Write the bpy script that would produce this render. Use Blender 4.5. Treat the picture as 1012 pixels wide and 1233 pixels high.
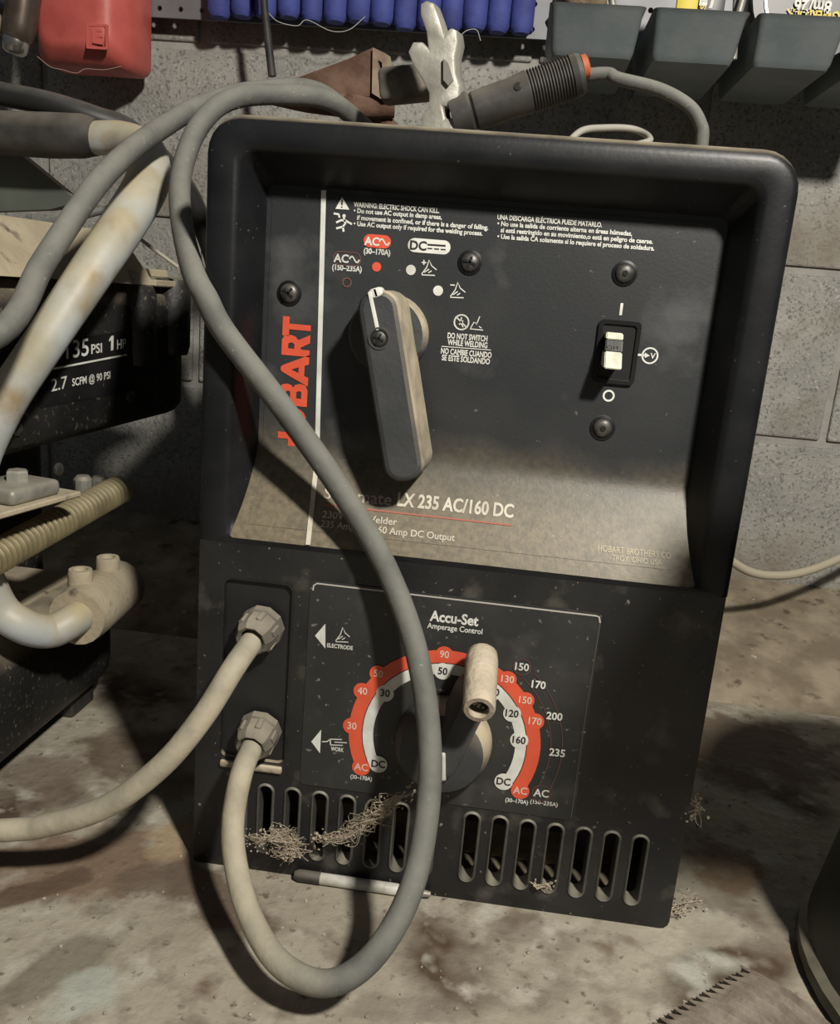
import bpy, bmesh, math, random
from mathutils import Vector, Matrix, Euler
random.seed(7)
for o in list(bpy.data.objects): bpy.data.objects.remove(o, do_unlink=True)
sc = bpy.context.scene
COL = sc.collection

# ------------------------------------------------------------------ camera
F = 1050.0
CO = Vector((0.02115279, -0.51492234, 0.39471301))
CR = Vector((0.99065867, 0.10940927, 0.08139418))
CU = Vector((-0.10497295, 0.23087014, 0.96730536))
CF = Vector((-0.08704068, 0.96681363, -0.24019852))
cam = bpy.data.cameras.new('camera'); camo = bpy.data.objects.new('camera', cam); COL.objects.link(camo)
m = Matrix((CR, CU, -CF)).transposed().to_4x4(); m.translation = CO
camo.matrix_world = m
cam.sensor_fit = 'VERTICAL'; cam.sensor_height = 24; cam.lens = F / 1233 * 24; cam.clip_start = 0.01
sc.camera = camo

# ------------------------------------------------------------------ light
w = bpy.data.worlds.new('world'); sc.world = w; w.use_nodes = True
w.node_tree.nodes['Background'].inputs[0].default_value = (0.75, 0.87, 1.0, 1)
w.node_tree.nodes['Background'].inputs[1].default_value = 0.040
LAMP = Vector((0.43, -0.74, 1.07))
ld = bpy.data.lights.new('shop_lamp', 'SPOT'); ld.energy = 58; ld.shadow_soft_size = 0.042; ld.color = (1.0, 0.945, 0.85)
ld.spot_size = math.radians(125); ld.spot_blend = 0.6
lo = bpy.data.objects.new('shop_lamp', ld); COL.objects.link(lo); lo.location = LAMP
lo.rotation_euler = (Vector((-0.08, 0.1, 0.33)) - LAMP).to_track_quat('-Z', 'Y').to_euler()
sc.view_settings.view_transform = 'Standard'
sc.view_settings.look = 'None'; sc.view_settings.gamma = 1; sc.view_settings.use_curve_mapping = False
sc.view_settings.exposure = 0.48

# ------------------------------------------------------------------ pixel helpers (photo pixel -> point on a real surface)
def ray(u, v):
    return CR * ((u - 506) / F) + CU * (-(v - 616.5) / F) + CF
def onY(u, v, y):
    d = ray(u, v); return CO + d * ((y - CO.y) / d.y)
def onZ(u, v, z=0.0):
    d = ray(u, v); return CO + d * ((z - CO.z) / d.z)
def onP(u, v, p, n):
    d = ray(u, v); return CO + d * ((p - CO).dot(n) / d.dot(n))

# ------------------------------------------------------------------ materials
MATS = {}
def M(name, col, rough=0.6, metal=0.0, col2=None, scale=20.0, mix=(0.4, 0.65), dust=0.0, dustcol=(0.42, 0.37, 0.28),
      bump=0.0, bscale=80.0, spots=None, spec=0.5, emit=None, alpha=None, dustlo=0.15, ddir=(0, 0, 1)):
    if name in MATS: return MATS[name]
    mt = bpy.data.materials.new(name); mt.use_nodes = True
    nt = mt.node_tree; N = nt.nodes; L = nt.links; b = N['Principled BSDF']
    b.inputs['Roughness'].default_value = rough; b.inputs['Metallic'].default_value = metal
    b.inputs['Specular IOR Level'].default_value = spec
    tc = N.new('ShaderNodeTexCoord')
    def noise(sc_, det=5):
        n = N.new('ShaderNodeTexNoise'); n.inputs['Scale'].default_value = sc_; n.inputs['Detail'].default_value = det
        L.new(tc.outputs['Object'], n.inputs['Vector']); return n.outputs['Fac']
    def mr(src, a, c, lo_=0.0, hi=1.0):
        n = N.new('ShaderNodeMapRange'); n.inputs['From Min'].default_value = a; n.inputs['From Max'].default_value = c
        n.inputs['To Min'].default_value = lo_; n.inputs['To Max'].default_value = hi
        L.new(src, n.inputs['Value']); return n.outputs['Result']
    def mixc(fac, A, B):
        n = N.new('ShaderNodeMix'); n.data_type = 'RGBA'
        L.new(fac, n.inputs['Factor'])
        for s, i in ((A, 6), (B, 7)):
            if isinstance(s, tuple): n.inputs[i].default_value = (*s, 1)
            else: L.new(s, n.inputs[i])
        return n.outputs[2]
    def mul(a, c):
        n = N.new('ShaderNodeMath'); n.operation = 'MULTIPLY'
        for s, i in ((a, 0), (c, 1)):
            if isinstance(s, (int, float)): n.inputs[i].default_value = s
            else: L.new(s, n.inputs[i])
        return n.outputs[0]
    c = col
    if col2: c = mixc(mr(noise(scale), *mix), col, col2)
    if spots:                                   # (colour, scale, lo, hi): sparse flecks
        for (scol, ssc, lo_, hi) in spots:
            c = mixc(mr(noise(ssc, 4), lo_, hi), c, scol)
    if dust:
        g = N.new('ShaderNodeNewGeometry'); sp = N.new('ShaderNodeVectorMath'); sp.operation = 'DOT_PRODUCT'; sp.inputs[1].default_value = ddir; L.new(g.outputs['Normal'], sp.inputs[0])
        f = mul(mul(mr(sp.outputs['Value'], dustlo, 0.9), dust), mr(noise(45), 0.25, 0.6, 0.35, 1))
        c = mixc(f, c, dustcol)
    if isinstance(c, tuple): b.inputs['Base Color'].default_value = (*c, 1)
    else: L.new(c, b.inputs['Base Color'])
    if bump:
        bp = N.new('ShaderNodeBump'); bp.inputs['Strength'].default_value = bump; bp.inputs['Distance'].default_value = 0.002
        L.new(noise(bscale, 6), bp.inputs['Height']); L.new(bp.outputs[0], b.inputs['Normal'])
    if alpha is not None: b.inputs['Alpha'].default_value = alpha
    MATS[name] = mt; mt['_'] = 0
    return mt

DUST = (0.40, 0.345, 0.25)
black_plastic = M('black_plastic', (0.0065, 0.0072, 0.0085), 0.40, col2=(0.013, 0.0135, 0.015), scale=25, dust=0.75, dustcol=DUST, bump=0.04, bscale=300, spec=0.32,
                  spots=[((0.09, 0.09, 0.085), 320, 0.68, 0.78)], dustlo=0.45)
black_front = M('black_front', (0.010, 0.010, 0.011), 0.5, col2=(0.020, 0.020, 0.019), scale=18, bump=0.15, bscale=350,
                spots=[((0.22, 0.20, 0.17), 230, 0.67, 0.73), ((0.07, 0.065, 0.055), 40, 0.58, 0.75)], dustlo=0.1)
label_black = M('label_black', (0.022, 0.024, 0.027), 0.5, col2=(0.038, 0.040, 0.042), scale=14, spots=[((0.16, 0.16, 0.155), 190, 0.68, 0.76), ((0.06, 0.062, 0.063), 30, 0.58, 0.75)])
white_print = M('white_print', (0.72, 0.73, 0.68), 0.6, col2=(0.55, 0.55, 0.50), scale=60)
grey_print = M('grey_print', (0.30, 0.29, 0.27), 0.6)
ramp_print = M('ramp_print', (0.62, 0.58, 0.48), 0.6, col2=(0.45, 0.41, 0.33), scale=90)
red_print = M('red_print', (0.72, 0.10, 0.045), 0.55, col2=(0.62, 0.085, 0.04), scale=50)
darkred_print = M('darkred_print', (0.13, 0.06, 0.05), 0.6)
ramp_red = M('ramp_red', (0.40, 0.13, 0.09), 0.7)
black_print = M('black_print', (0.015, 0.015, 0.015), 0.6)
cable_rubber = M('cable_rubber', (0.075, 0.077, 0.072), 0.75, col2=(0.12, 0.122, 0.11), scale=30, dust=0.75, dustcol=(0.25, 0.25, 0.215), bump=0.25, bscale=180, dustlo=-0.3,
                 spots=[((0.30, 0.29, 0.25), 260, 0.66, 0.80)])
cable_tan = M('cable_tan', (0.27, 0.245, 0.185), 0.85, col2=(0.36, 0.33, 0.25), scale=60, dust=0.8, dustcol=(0.50, 0.45, 0.34), bump=0.35, bscale=220, dustlo=-0.3)
tan_plastic = M('tan_plastic', (0.11, 0.10, 0.082), 0.8, col2=(0.18, 0.16, 0.125), scale=60, dust=0.8, dustcol=(0.36, 0.32, 0.245), bump=0.3, bscale=200)
knob_grey = M('knob_grey', (0.034, 0.037, 0.039), 0.62, col2=(0.048, 0.050, 0.051), scale=40, dust=0.9, dustcol=(0.56, 0.48, 0.34), bump=0.15, bscale=300, dustlo=0.34, ddir=(.66, -.15, .74))  # dust on the tops; right faces also take the tint as painted lamplight
tube_dust = M('tube_dust', (0.26, 0.215, 0.16), 0.9, col2=(0.34, 0.29, 0.22), scale=90, dust=0.95, dustcol=(0.62, 0.53, 0.40), bump=0.6, bscale=260, dustlo=-0.2)
screw_dark = M('screw_dark', (0.06, 0.06, 0.058), 0.45, 0.6, col2=(0.12, 0.115, 0.105), scale=200)
hole_black = M('hole_black', (0.004, 0.004, 0.004), 0.8)
switch_white = M('switch_white', (0.66, 0.66, 0.54), 0.5, col2=(0.5, 0.5, 0.41), scale=120)
laminate = M('laminate', (0.16, 0.13, 0.09), 0.8, col2=(0.09, 0.07, 0.05), scale=60, dust=0.6)
steel_grey = M('steel_grey', (0.36, 0.35, 0.31), 0.5, 0.35, col2=(0.25, 0.24, 0.21), scale=60, dust=0.4, bump=0.25, bscale=160)
rust = M('rust', (0.085, 0.042, 0.026), 0.85, 0.1, col2=(0.17, 0.10, 0.07), scale=45, dust=0.35, dustcol=(0.28, 0.2, 0.15), bump=0.5, bscale=150)
rubber_black = M('rubber_black', (0.022, 0.022, 0.021), 0.6, col2=(0.05, 0.047, 0.042), scale=40, dust=0.45, dustcol=(0.30, 0.27, 0.22), bump=0.2, bscale=120)
concrete = None

# ------------------------------------------------------------------ object helpers
def tag(o, label=None, cat=None, group=None, kind=None):
    if label: o['label'] = label
    if cat: o['category'] = cat
    if group: o['group'] = group
    if kind: o['kind'] = kind
    return o
def empty(name, loc, label, cat, group=None):
    o = bpy.data.objects.new(name, None); COL.objects.link(o); o.location = loc; o.empty_display_size = 0.02
    return tag(o, label, cat, group)
def link(name, me, mat, parent=None, smooth=False):
    o = bpy.data.objects.new(name, me); COL.objects.link(o)
    if mat:
        me.materials.clear(); me.materials.append(mat)
    if smooth:
        for p in me.polygons: p.use_smooth = True
    if parent:
        o.parent = parent
        wm = Matrix.Translation(parent.location) if parent.parent is None else Matrix.Identity(4)
        o.matrix_parent_inverse = wm.inverted()
    return o
def from_bm(name, bm, mat, parent=None, smooth=False, auto=None):
    bmesh.ops.recalc_face_normals(bm, faces=bm.faces[:])
    me = bpy.data.meshes.new(name); bm.to_mesh(me); bm.free()
    o = link(name, me, mat, parent, smooth)
    if auto:
        for p in me.polygons: p.use_smooth = True
        me.set_sharp_from_angle(angle=math.radians(auto))
    return o
def pydata(name, v, f, mat, parent=None, smooth=False, auto=None):
    bm = bmesh.new(); vs = [bm.verts.new(p) for p in v]
    for q in f:
        try: bm.faces.new([vs[i] for i in q])
        except ValueError: pass
    return from_bm(name, bm, mat, parent, smooth, auto)
def catmull(pts, n=8):
    pts = [Vector(p) for p in pts]; out = []
    P = [pts[0] * 2 - pts[1]] + pts + [pts[-1] * 2 - pts[-2]]
    for i in range(1, len(P) - 2):
        a, b, c, d = P[i - 1:i + 3]
        for k in range(n):
            t = k / n
            out.append(0.5 * ((2 * b) + (c - a) * t + (2 * a - 5 * b + 4 * c - d) * t * t + (3 * b - a - 3 * c + d) * t ** 3))
    out.append(pts[-1].copy()); return out
def tube_bm(path, r, seg=14, bm=None, cap=True, flat=None):
    bm = bm or bmesh.new(); n = len(path); rings = []
    up = None
    for i, p in enumerate(path):
        t = (path[min(i + 1, n - 1)] - path[max(i - 1, 0)]).normalized()
        if up is None:
            up = Vector((0, 0, 1)) if abs(t.z) < .9 else Vector((1, 0, 0))
        up = (up - t * up.dot(t)).normalized(); s = t.cross(up)
        rr = r[i] if isinstance(r, (list, tuple)) else r
        rings.append([bm.verts.new(p + (up * math.cos(a) + s * math.sin(a)) * rr) for a in [2 * math.pi * k / seg for k in range(seg)]])
    for i in range(n - 1):
        for k in range(seg):
            bm.faces.new((rings[i][k], rings[i][(k + 1) % seg], rings[i + 1][(k + 1) % seg], rings[i + 1][k]))
    if cap:
        bm.faces.new(rings[0][::-1]); bm.faces.new(rings[-1])
    return bm
def tube(name, pts, r, mat, parent=None, seg=14, n=8, raw=False):
    path = [Vector(p) for p in pts] if raw else catmull(pts, n)
    if isinstance(r, (list, tuple)) and len(r) != len(path):
        k = len(r) - 1; rr = []
        for i in range(len(path)):
            t = i / (len(path) - 1) * k; j = min(int(t), k - 1); rr.append(r[j] + (r[j + 1] - r[j]) * (t - j))
        r = rr
    return from_bm(name, tube_bm(path, r, seg), mat, parent, auto=50)
def frame(z, x=None):
    z = Vector(z).normalized()
    if x is None: x = Vector((1, 0, 0)) if abs(z.x) < .9 else Vector((0, 0, 1))
    x = (Vector(x) - z * Vector(x).dot(z)).normalized(); y = z.cross(x)
    return Matrix((x, y, z)).transposed()
def lathe(name, prof, o, z, mat, parent=None, seg=28, auto=35, x=None):
    """prof: (radius, height) list along axis z from origin o"""
    R = frame(z, x); o = Vector(o); bm = bmesh.new(); rings = []
    for (r, h) in prof:
        if r < 1e-6: rings.append([bm.verts.new(o + R @ Vector((0, 0, h)))])
        else: rings.append([bm.verts.new(o + R @ Vector((r * math.cos(a), r * math.sin(a), h))) for a in [2 * math.pi * k / seg for k in range(seg)]])
    for A, B in zip(rings, rings[1:]):
        for k in range(seg):
            k2 = (k + 1) % seg
            if len(A) == 1 and len(B) == 1: continue
            if len(A) == 1: bm.faces.new((A[0], B[k2], B[k]))
            elif len(B) == 1: bm.faces.new((A[k], A[k2], B[0]))
            else: bm.faces.new((A[k], A[k2], B[k2], B[k]))
    return from_bm(name, bm, mat, parent, auto=auto)
def box_bm(a, b, bev=0.0, seg=2, bm=None):
    bm2 = bmesh.new(); a = Vector(a); b = Vector(b)
    bmesh.ops.create_cube(bm2, size=1); c = (a + b) / 2; d = b - a
    for v in bm2.verts: v.co = Vector((v.co.x * d.x, v.co.y * d.y, v.co.z * d.z)) + c
    if bev: bmesh.ops.bevel(bm2, geom=bm2.edges[:], offset=bev, segments=seg, profile=0.5, affect='EDGES')
    return bm2
def box(name, a, b, mat, parent=None, bev=0.0, seg=2, xf=None):
    bm = box_bm(a, b, bev, seg)
    if xf is not None: bm.transform(xf)
    return from_bm(name, bm, mat, parent, auto=40)
def rrect(x0, x1, z0, z1, r, n=6, side=1):
    """rounded rectangle, r = radius or 4 radii (bl, br, tr, tl), CCW seen from +z/-y; side = samples per straight side"""
    rs = r if isinstance(r, (list, tuple)) else [r] * 4
    cs = [(x0 + rs[0], z0 + rs[0], 180, rs[0]), (x1 - rs[1], z0 + rs[1], 270, rs[1]), (x1 - rs[2], z1 - rs[2], 0, rs[2]), (x0 + rs[3], z1 - rs[3], 90, rs[3])]
    pts = []
    for i, (cx, cz, a0, rr) in enumerate(cs):
        arc = [(cx + rr * math.cos(math.radians(a0 + 90 * k / n)), cz + rr * math.sin(math.radians(a0 + 90 * k / n))) for k in range(n + 1)]
        pts += arc
        if side > 1:
            nx = cs[(i + 1) % 4]; b0 = (nx[0] + nx[3] * math.cos(math.radians(nx[2])), nx[1] + nx[3] * math.sin(math.radians(nx[2])))
            for k in range(1, side):
                t = k / side; pts.append((arc[-1][0] * (1 - t) + b0[0] * t, arc[-1][1] * (1 - t) + b0[1] * t))
    return pts
def fill(bm, loops, to3):
    """flat face set from outer loop + hole loops of 2-D points"""
    edges = []
    for lp in loops:
        vs = [bm.verts.new(to3(*p)) for p in lp]
        edges += [bm.edges.new((vs[i], vs[(i + 1) % len(vs)])) for i in range(len(vs))]
    bmesh.ops.triangle_fill(bm, use_beauty=True, use_dissolve=False, edges=edges)
def plate(name, loops, to3, thick, mat, parent=None):
    """filled outline extruded by vector thick"""
    bm = bmesh.new(); fill(bm, loops, to3)
    r = bmesh.ops.extrude_face_region(bm, geom=bm.faces[:])
    bmesh.ops.translate(bm, vec=thick, verts=[v for v in r['geom'] if isinstance(v, bmesh.types.BMVert)])
    return from_bm(name, bm, mat, parent)
def loft(name, rings, mat, parent=None, cap0=False, cap1=False, auto=40):
    bm = bmesh.new(); R = [[bm.verts.new(p) for p in r] for r in rings]; n = len(rings[0])
    for A, B in zip(R, R[1:]):
        for k in range(n): bm.faces.new((A[k], A[(k + 1) % n], B[(k + 1) % n], B[k]))
    if cap0: bm.faces.new(R[0][::-1])
    if cap1: bm.faces.new(R[-1])
    return from_bm(name, bm, mat, parent, auto=auto)

# text -> mesh, on any plane
def text_mesh(s, bold=0.0):
    cu = bpy.data.curves.new('t', 'FONT'); cu.body = s; cu.size = 1; cu.offset = bold; cu.resolution_u = 3; cu.fill_mode = 'FRONT'
    ob = bpy.data.objects.new('t', cu); COL.objects.link(ob)
    dg = bpy.context.evaluated_depsgraph_get()
    me = bpy.data.meshes.new_from_object(ob.evaluated_get(dg)); bpy.data.objects.remove(ob); bpy.data.curves.remove(cu)
    return me
def put_text(s, org, xdir, ydir, width, height, mat, parent, bold=0.02, anchor='l', name='lettering'):
    me = text_mesh(s, bold)
    xs = [v.co.x for v in me.vertices]; x0, x1 = min(xs), max(xs)
    for v in me.vertices:
        fx = (v.co.x - x0) / (x1 - x0) - (0.5 if anchor == 'c' else 0)
        fy = v.co.y / 0.69 - (0.5 if anchor == 'c' else 0)
        if width is None: wd = (x1 - x0) / 0.69 * height
        else: wd = width
        v.co = org + xdir * (fx * wd) + ydir * (fy * height)
    me.update()
    return link(name, me, mat, parent)

# surfaces of the welder front -------------------------------------------------
DP = 0.030; ZB = 0.292; ZR = 0.238            # panel depth, bend height, ramp foot
rn = Vector((0, -(ZB - ZR), DP)).normalized()  # ramp normal
RUP = Vector((0, DP, ZB - ZR)).normalized()
EPS = 0.0006
SURF = {'U': (Vector((0, DP - EPS, 0)), Vector((0, -1, 0)), Vector((0, 0, 1))),
        'R': (Vector((0, 0, ZR)) + rn * EPS, rn, RUP),
        'F': (Vector((0, -EPS - 0.0008, 0)), Vector((0, -1, 0)), Vector((0, 0, 1)))}
X = Vector((1, 0, 0))
def sp(px, py, s, lift=0.0):
    p, n, u = SURF[s]; return onP(px, py, p + n * lift, n)
def hpx(px, py, h, s):
    return (sp(px, py - h, s) - sp(px, py, s)).length
def T(s, p0, p1, h, surf, mat, parent, bold=0.02, lift=0.0):
    a = sp(*p0, surf, lift); b = sp(*p1, surf, lift)
    d = (b - a); wd = d.length
    xd = d.normalized(); n = SURF[surf][1]; yd = n.cross(xd).normalized()
    if yd.dot(SURF[surf][2]) < 0: yd = -yd
    if s != 'HOBART' and abs(xd.dot(X)) > .9: xd = X; yd = SURF[surf][2]
    return put_text(s, a, xd, yd, wd, hpx(*p0, h, surf), mat, parent, bold)
def TC(s, c, h, surf, mat, parent, bold=0.02, lift=0.0002, wscale=1.0):
    o = put_text(s, sp(*c, surf, lift), X * wscale, SURF[surf][2], None, hpx(*c, h, surf), mat, parent, bold, 'c'); return o
def flat2(name, loops, org, surf, mat, parent, lift=0.0):
    n, u = SURF[surf][1], SURF[surf][2]; bm = bmesh.new()
    fill(bm, loops, lambda a, b: org + X * a + u * b + n * lift)
    for f in bm.faces:
        f.normal_update()
        if f.normal.dot(n) < 0: f.normal_flip()
    me = bpy.data.meshes.new(name); bm.to_mesh(me); bm.free(); return link(name, me, mat, parent)
def circ(r, n=20, cx=0, cz=0): return [(cx + r * math.cos(2 * math.pi * k / n), cz + r * math.sin(2 * math.pi * k / n)) for k in range(n)]
def stroke(pts, wd):
    """polyline -> outline loop (open, mitre-free)"""
    L_, R_ = [], []
    n = len(pts)
    for i, p in enumerate(pts):
        a = pts[max(i - 1, 0)]; b = pts[min(i + 1, n - 1)]
        dx, dz = b[0] - a[0], b[1] - a[1]; l = math.hypot(dx, dz) or 1
        L_.append((p[0] - dz / l * wd / 2, p[1] + dx / l * wd / 2)); R_.append((p[0] + dz / l * wd / 2, p[1] - dx / l * wd / 2))
    return L_ + R_[::-1]
def strokes_px(name, polys, surf, wd, mat, parent, lift=0.0):
    """each polyline in photo pixels laid on the surface as a printed line (one printed mark)"""
    n, u = SURF[surf][1], SURF[surf][2]; p0 = SURF[surf][0]; bm = bmesh.new()
    for poly in polys:
        q = [sp(x, y, surf) - p0 for x, y in poly]; q = [(v.dot(X), v.dot(u)) for v in q]
        fill(bm, [stroke(q, wd)], lambda a, b: p0 + X * a + u * b + n * lift)
    for f in bm.faces:
        f.normal_update()
        if f.normal.dot(n) < 0: f.normal_flip()
    me = bpy.data.meshes.new(name); bm.to_mesh(me); bm.free(); return link(name, me, mat, parent)

#@@STRUCT
# ================================================================== SETTING
def concrete_mat():
    return M('concrete', (0.30, 0.268, 0.205), 0.85, col2=(0.40, 0.365, 0.29), scale=9, mix=(0.35, 0.65), bump=0.8, bscale=110,
             spots=[((0.085, 0.055, 0.036), 7.5, 0.545, 0.66), ((0.40, 0.40, 0.34), 8.0, 0.66, 0.72), ((0.16, 0.115, 0.08), 23, 0.60, 0.72), ((0.52, 0.49, 0.42), 120, 0.70, 0.76), ((.20, .17, .13), 48, .54, .74), ((.47, .44, .37), 33, .56, .72), ((.13, .10, .075), 110, .62, .72)])
concrete = concrete_mat()
def stains(mt, lst):
    nt = mt.node_tree; N = nt.nodes; L = nt.links; b = N['Principled BSDF']; c = b.inputs['Base Color'].links[0].from_socket
    tc = N.new('ShaderNodeTexCoord')
    n = N.new('ShaderNodeTexNoise'); n.inputs['Scale'].default_value = 32; n.inputs['Detail'].default_value = 7; L.new(tc.outputs['Object'], n.inputs['Vector'])
    for (px_, py_, sx_, sy_, ang, col, amt) in lst:
        p = onZ(px_, py_)
        mp = N.new('ShaderNodeMapping'); mp.vector_type = 'TEXTURE'; mp.inputs['Location'].default_value = (p.x, p.y, 0); mp.inputs['Rotation'].default_value = (0, 0, math.radians(ang)); mp.inputs['Scale'].default_value = (sx_, sy_, 1)
        L.new(tc.outputs['Object'], mp.inputs['Vector'])
        ln = N.new('ShaderNodeVectorMath'); ln.operation = 'LENGTH'; L.new(mp.outputs[0], ln.inputs[0])
        ad = N.new('ShaderNodeMath'); ad.operation = 'MULTIPLY_ADD'; ad.inputs[1].default_value = 1.9; L.new(n.outputs['Fac'], ad.inputs[0]); L.new(ln.outputs['Value'], ad.inputs[2])
        r = N.new('ShaderNodeMapRange'); r.inputs['From Min'].default_value = 1.95; r.inputs['From Max'].default_value = 1.62; r.inputs['To Max'].default_value = amt; L.new(ad.outputs[0], r.inputs['Value'])
        mx = N.new('ShaderNodeMix'); mx.data_type = 'RGBA'; L.new(r.outputs[0], mx.inputs['Factor']); L.new(c, mx.inputs[6]); mx.inputs[7].default_value = (*col, 1); c = mx.outputs[2]
    L.new(c, b.inputs['Base Color'])
BRN = (.10, .066, .042)
stains(concrete, [(90, 1040, .075, .045, 20, (.17, .105, .062), .8), (30, 1075, .05, .012, 40, BRN, .85), (265, 1085, .05, .026, -30, BRN, .85), (190, 1060, .035, .02, 10, (.13, .095, .07), .8), (205, 1010, .018, .028, 0, (.36, .27, .16), .8),
    (70, 1165, .05, .018, 60, (.16, .135, .10), .7), (110, 1195, .03, .018, 50, (.40, .43, .38), .7), (60, 930, .04, .05, 0, (.14, .10, .075), .6), (870, 1045, .03, .03, 0, (.16, .095, .05), .75), (840, 1120, .05, .02, 30, (.42, .39, .31), .6),
    (620, 1120, .03, .015, 20, (.16, .13, .10), .5), (480, 1215, .04, .012, 10, (.17, .14, .11), .5), (900, 900, .10, .08, 0, BRN, .8), (170, 905, .05, .05, 0, BRN, .7)])
block_mat = M('block', (0.30, 0.295, 0.27), 0.92, col2=(0.40, 0.39, 0.355), scale=14, bump=1.0, bscale=170,
              spots=[((0.17, 0.165, 0.15), 330, 0.53, 0.66), ((.46, .45, .41), 260, .60, .72), ((0.22, 0.19, 0.15), 6, 0.52, 0.7)])
mortar_mat = M('mortar', (0.36, 0.35, 0.32), 0.95, col2=(0.30, 0.29, 0.265), scale=50, bump=0.8, bscale=150)
WY = 0.60
floor = pydata('floor', *(lambda n: ([(-2.2 + 4.4 * i / n, -1.6 + 2.3 * j / n, 0.0) for j in range(n + 1) for i in range(n + 1)],
        [(j * (n + 1) + i, j * (n + 1) + i + 1, (j + 1) * (n + 1) + i + 1, (j + 1) * (n + 1) + i) for j in range(n) for i in range(n)]))(20), concrete)
tag(floor, 'stained bare concrete floor with brown patches', kind='structure')
wall = box('wall_back', (-2.2, WY + 0.0035, 0), (2.2, WY + 0.2, 2.0), mortar_mat)
tag(wall, 'grey concrete block wall behind the welder', kind='structure')
bm_ = box_bm((-0.1955, -0.0015, -0.097), (0.1955, 0.012, 0.097), 0.0025, 2)
bmesh.ops.recalc_face_normals(bm_, faces=bm_.faces[:])
blk = bpy.data.meshes.new('block'); bm_.to_mesh(blk); bm_.free(); blk.materials.append(block_mat)
for r in range(9):
    zc = 0.054 + 0.203 * r + 0.1015
    for k in range(-5, 6):
        xc = 0.211 + 0.2 + 0.4 * k + (0.2 if r % 2 else 0.0)
        if abs(xc) > 1.95: continue
        o = bpy.data.objects.new('block', blk); COL.objects.link(o); o.parent = wall
        o.location = (xc, WY + random.uniform(-.0008, .0008), zc)
# sloping concrete footing along the wall
v = []; NX = 60
for i in range(NX + 1):
    x = -2.2 + 4.4 * i / NX
    for (y, z) in ((WY + .006, 0), (WY + .006, 0.078), (WY - .03, 0.066), (WY - .10, 0.048), (WY - .17, 0.026), (WY - .22, 0.004), (WY - .225, 0)):
        j = random.uniform(-1, 1)
        v.append((x, y + j * .004 * (0 < z < .07), z + j * .003 * (0 < z < .07)))
f = [(i * 7 + k, i * 7 + k + 1, i * 7 + k + 8, i * 7 + k + 7) for i in range(NX) for k in range(6)]
foot_mat = M('footing', (0.20, 0.16, 0.11), 0.9, col2=(0.34, 0.285, 0.205), scale=25, bump=0.9, bscale=70, spots=[((0.10, 0.075, 0.05), 45, 0.60, 0.70), ((0.5, 0.46, 0.38), 90, 0.68, 0.74)])
tag(pydata('trim_1', v, f, foot_mat, auto=60), 'sloping dirty concrete footing at the foot of the wall', kind='structure')

#@@WELDER
# ================================================================== WELDER
WD = 0.165; HT = 0.486
welder = empty('arc_welder', (0, 0.2, 0), 'black boxy arc welder with orange HOBART lettering and two knobs', 'welder')
def g(z): return DP if z > ZB else max(0.0, DP * (z - ZR) / (ZB - ZR))
# cabinet shell (open front)
def cab_ring(y, ins):
    return [Vector((x, y, z)) for x, z in rrect(-WD + .003 + ins, WD - .003 - ins, 0.004 + ins, HT - .002 - ins, [.004, .004, .016, .016], 5)]
loft('cabinet', [cab_ring(.012, .003), cab_ring(.012, 0), cab_ring(.405, 0), cab_ring(.415, .006)], black_plastic, welder, cap1=True)
# moulded bezel around the control recess
NS = 22; CN = 6
def ring(x, z0, z1, r, yf):
    return [Vector((px_, yf(pz) if callable(yf) else yf, pz)) for px_, pz in rrect(-x, x, z0, z1, r, CN, NS)]
ZL = 0.2335
rad = [.0005, .0005, .021, .021]
rings = [ring(WD, ZL, HT, rad, .055), ring(WD, ZL, HT, rad, .0052), ring(WD - .0003, ZL, HT - .0008, rad, .0030), ring(WD - .0014, ZL, HT - .003, [.0005, .0005, .018, .018], .0012),
         ring(WD - .0045, ZL, HT - .0068, [.0005, .0005, .014, .014], .0003), ring(WD - .0085, ZL + .001, HT - .011, [.0005, .0005, .012, .012], 0),
         ring(.1490, ZL + .002, .4705, [.003, .003, .010, .010], 0), ring(.1465, ZL + .003, .468, [.003, .003, .009, .009], lambda z: min(.001, g(z))),
         ring(.1445, ZL + .004, .466, [.003, .003, .008, .008], lambda z: min(.004, g(z)))]
last = []
for px_, pz in rrect(-.1366, .1366, ZR - .0006, .4525, [.002, .002, .006, .006], CN, NS):
    gg = g(pz); k = (DP - gg) / DP; last.append(Vector((px_ * (1 + .058 * k * k), gg, pz)))
loft('bezel', rings + [last], black_plastic, welder, auto=60)
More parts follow.
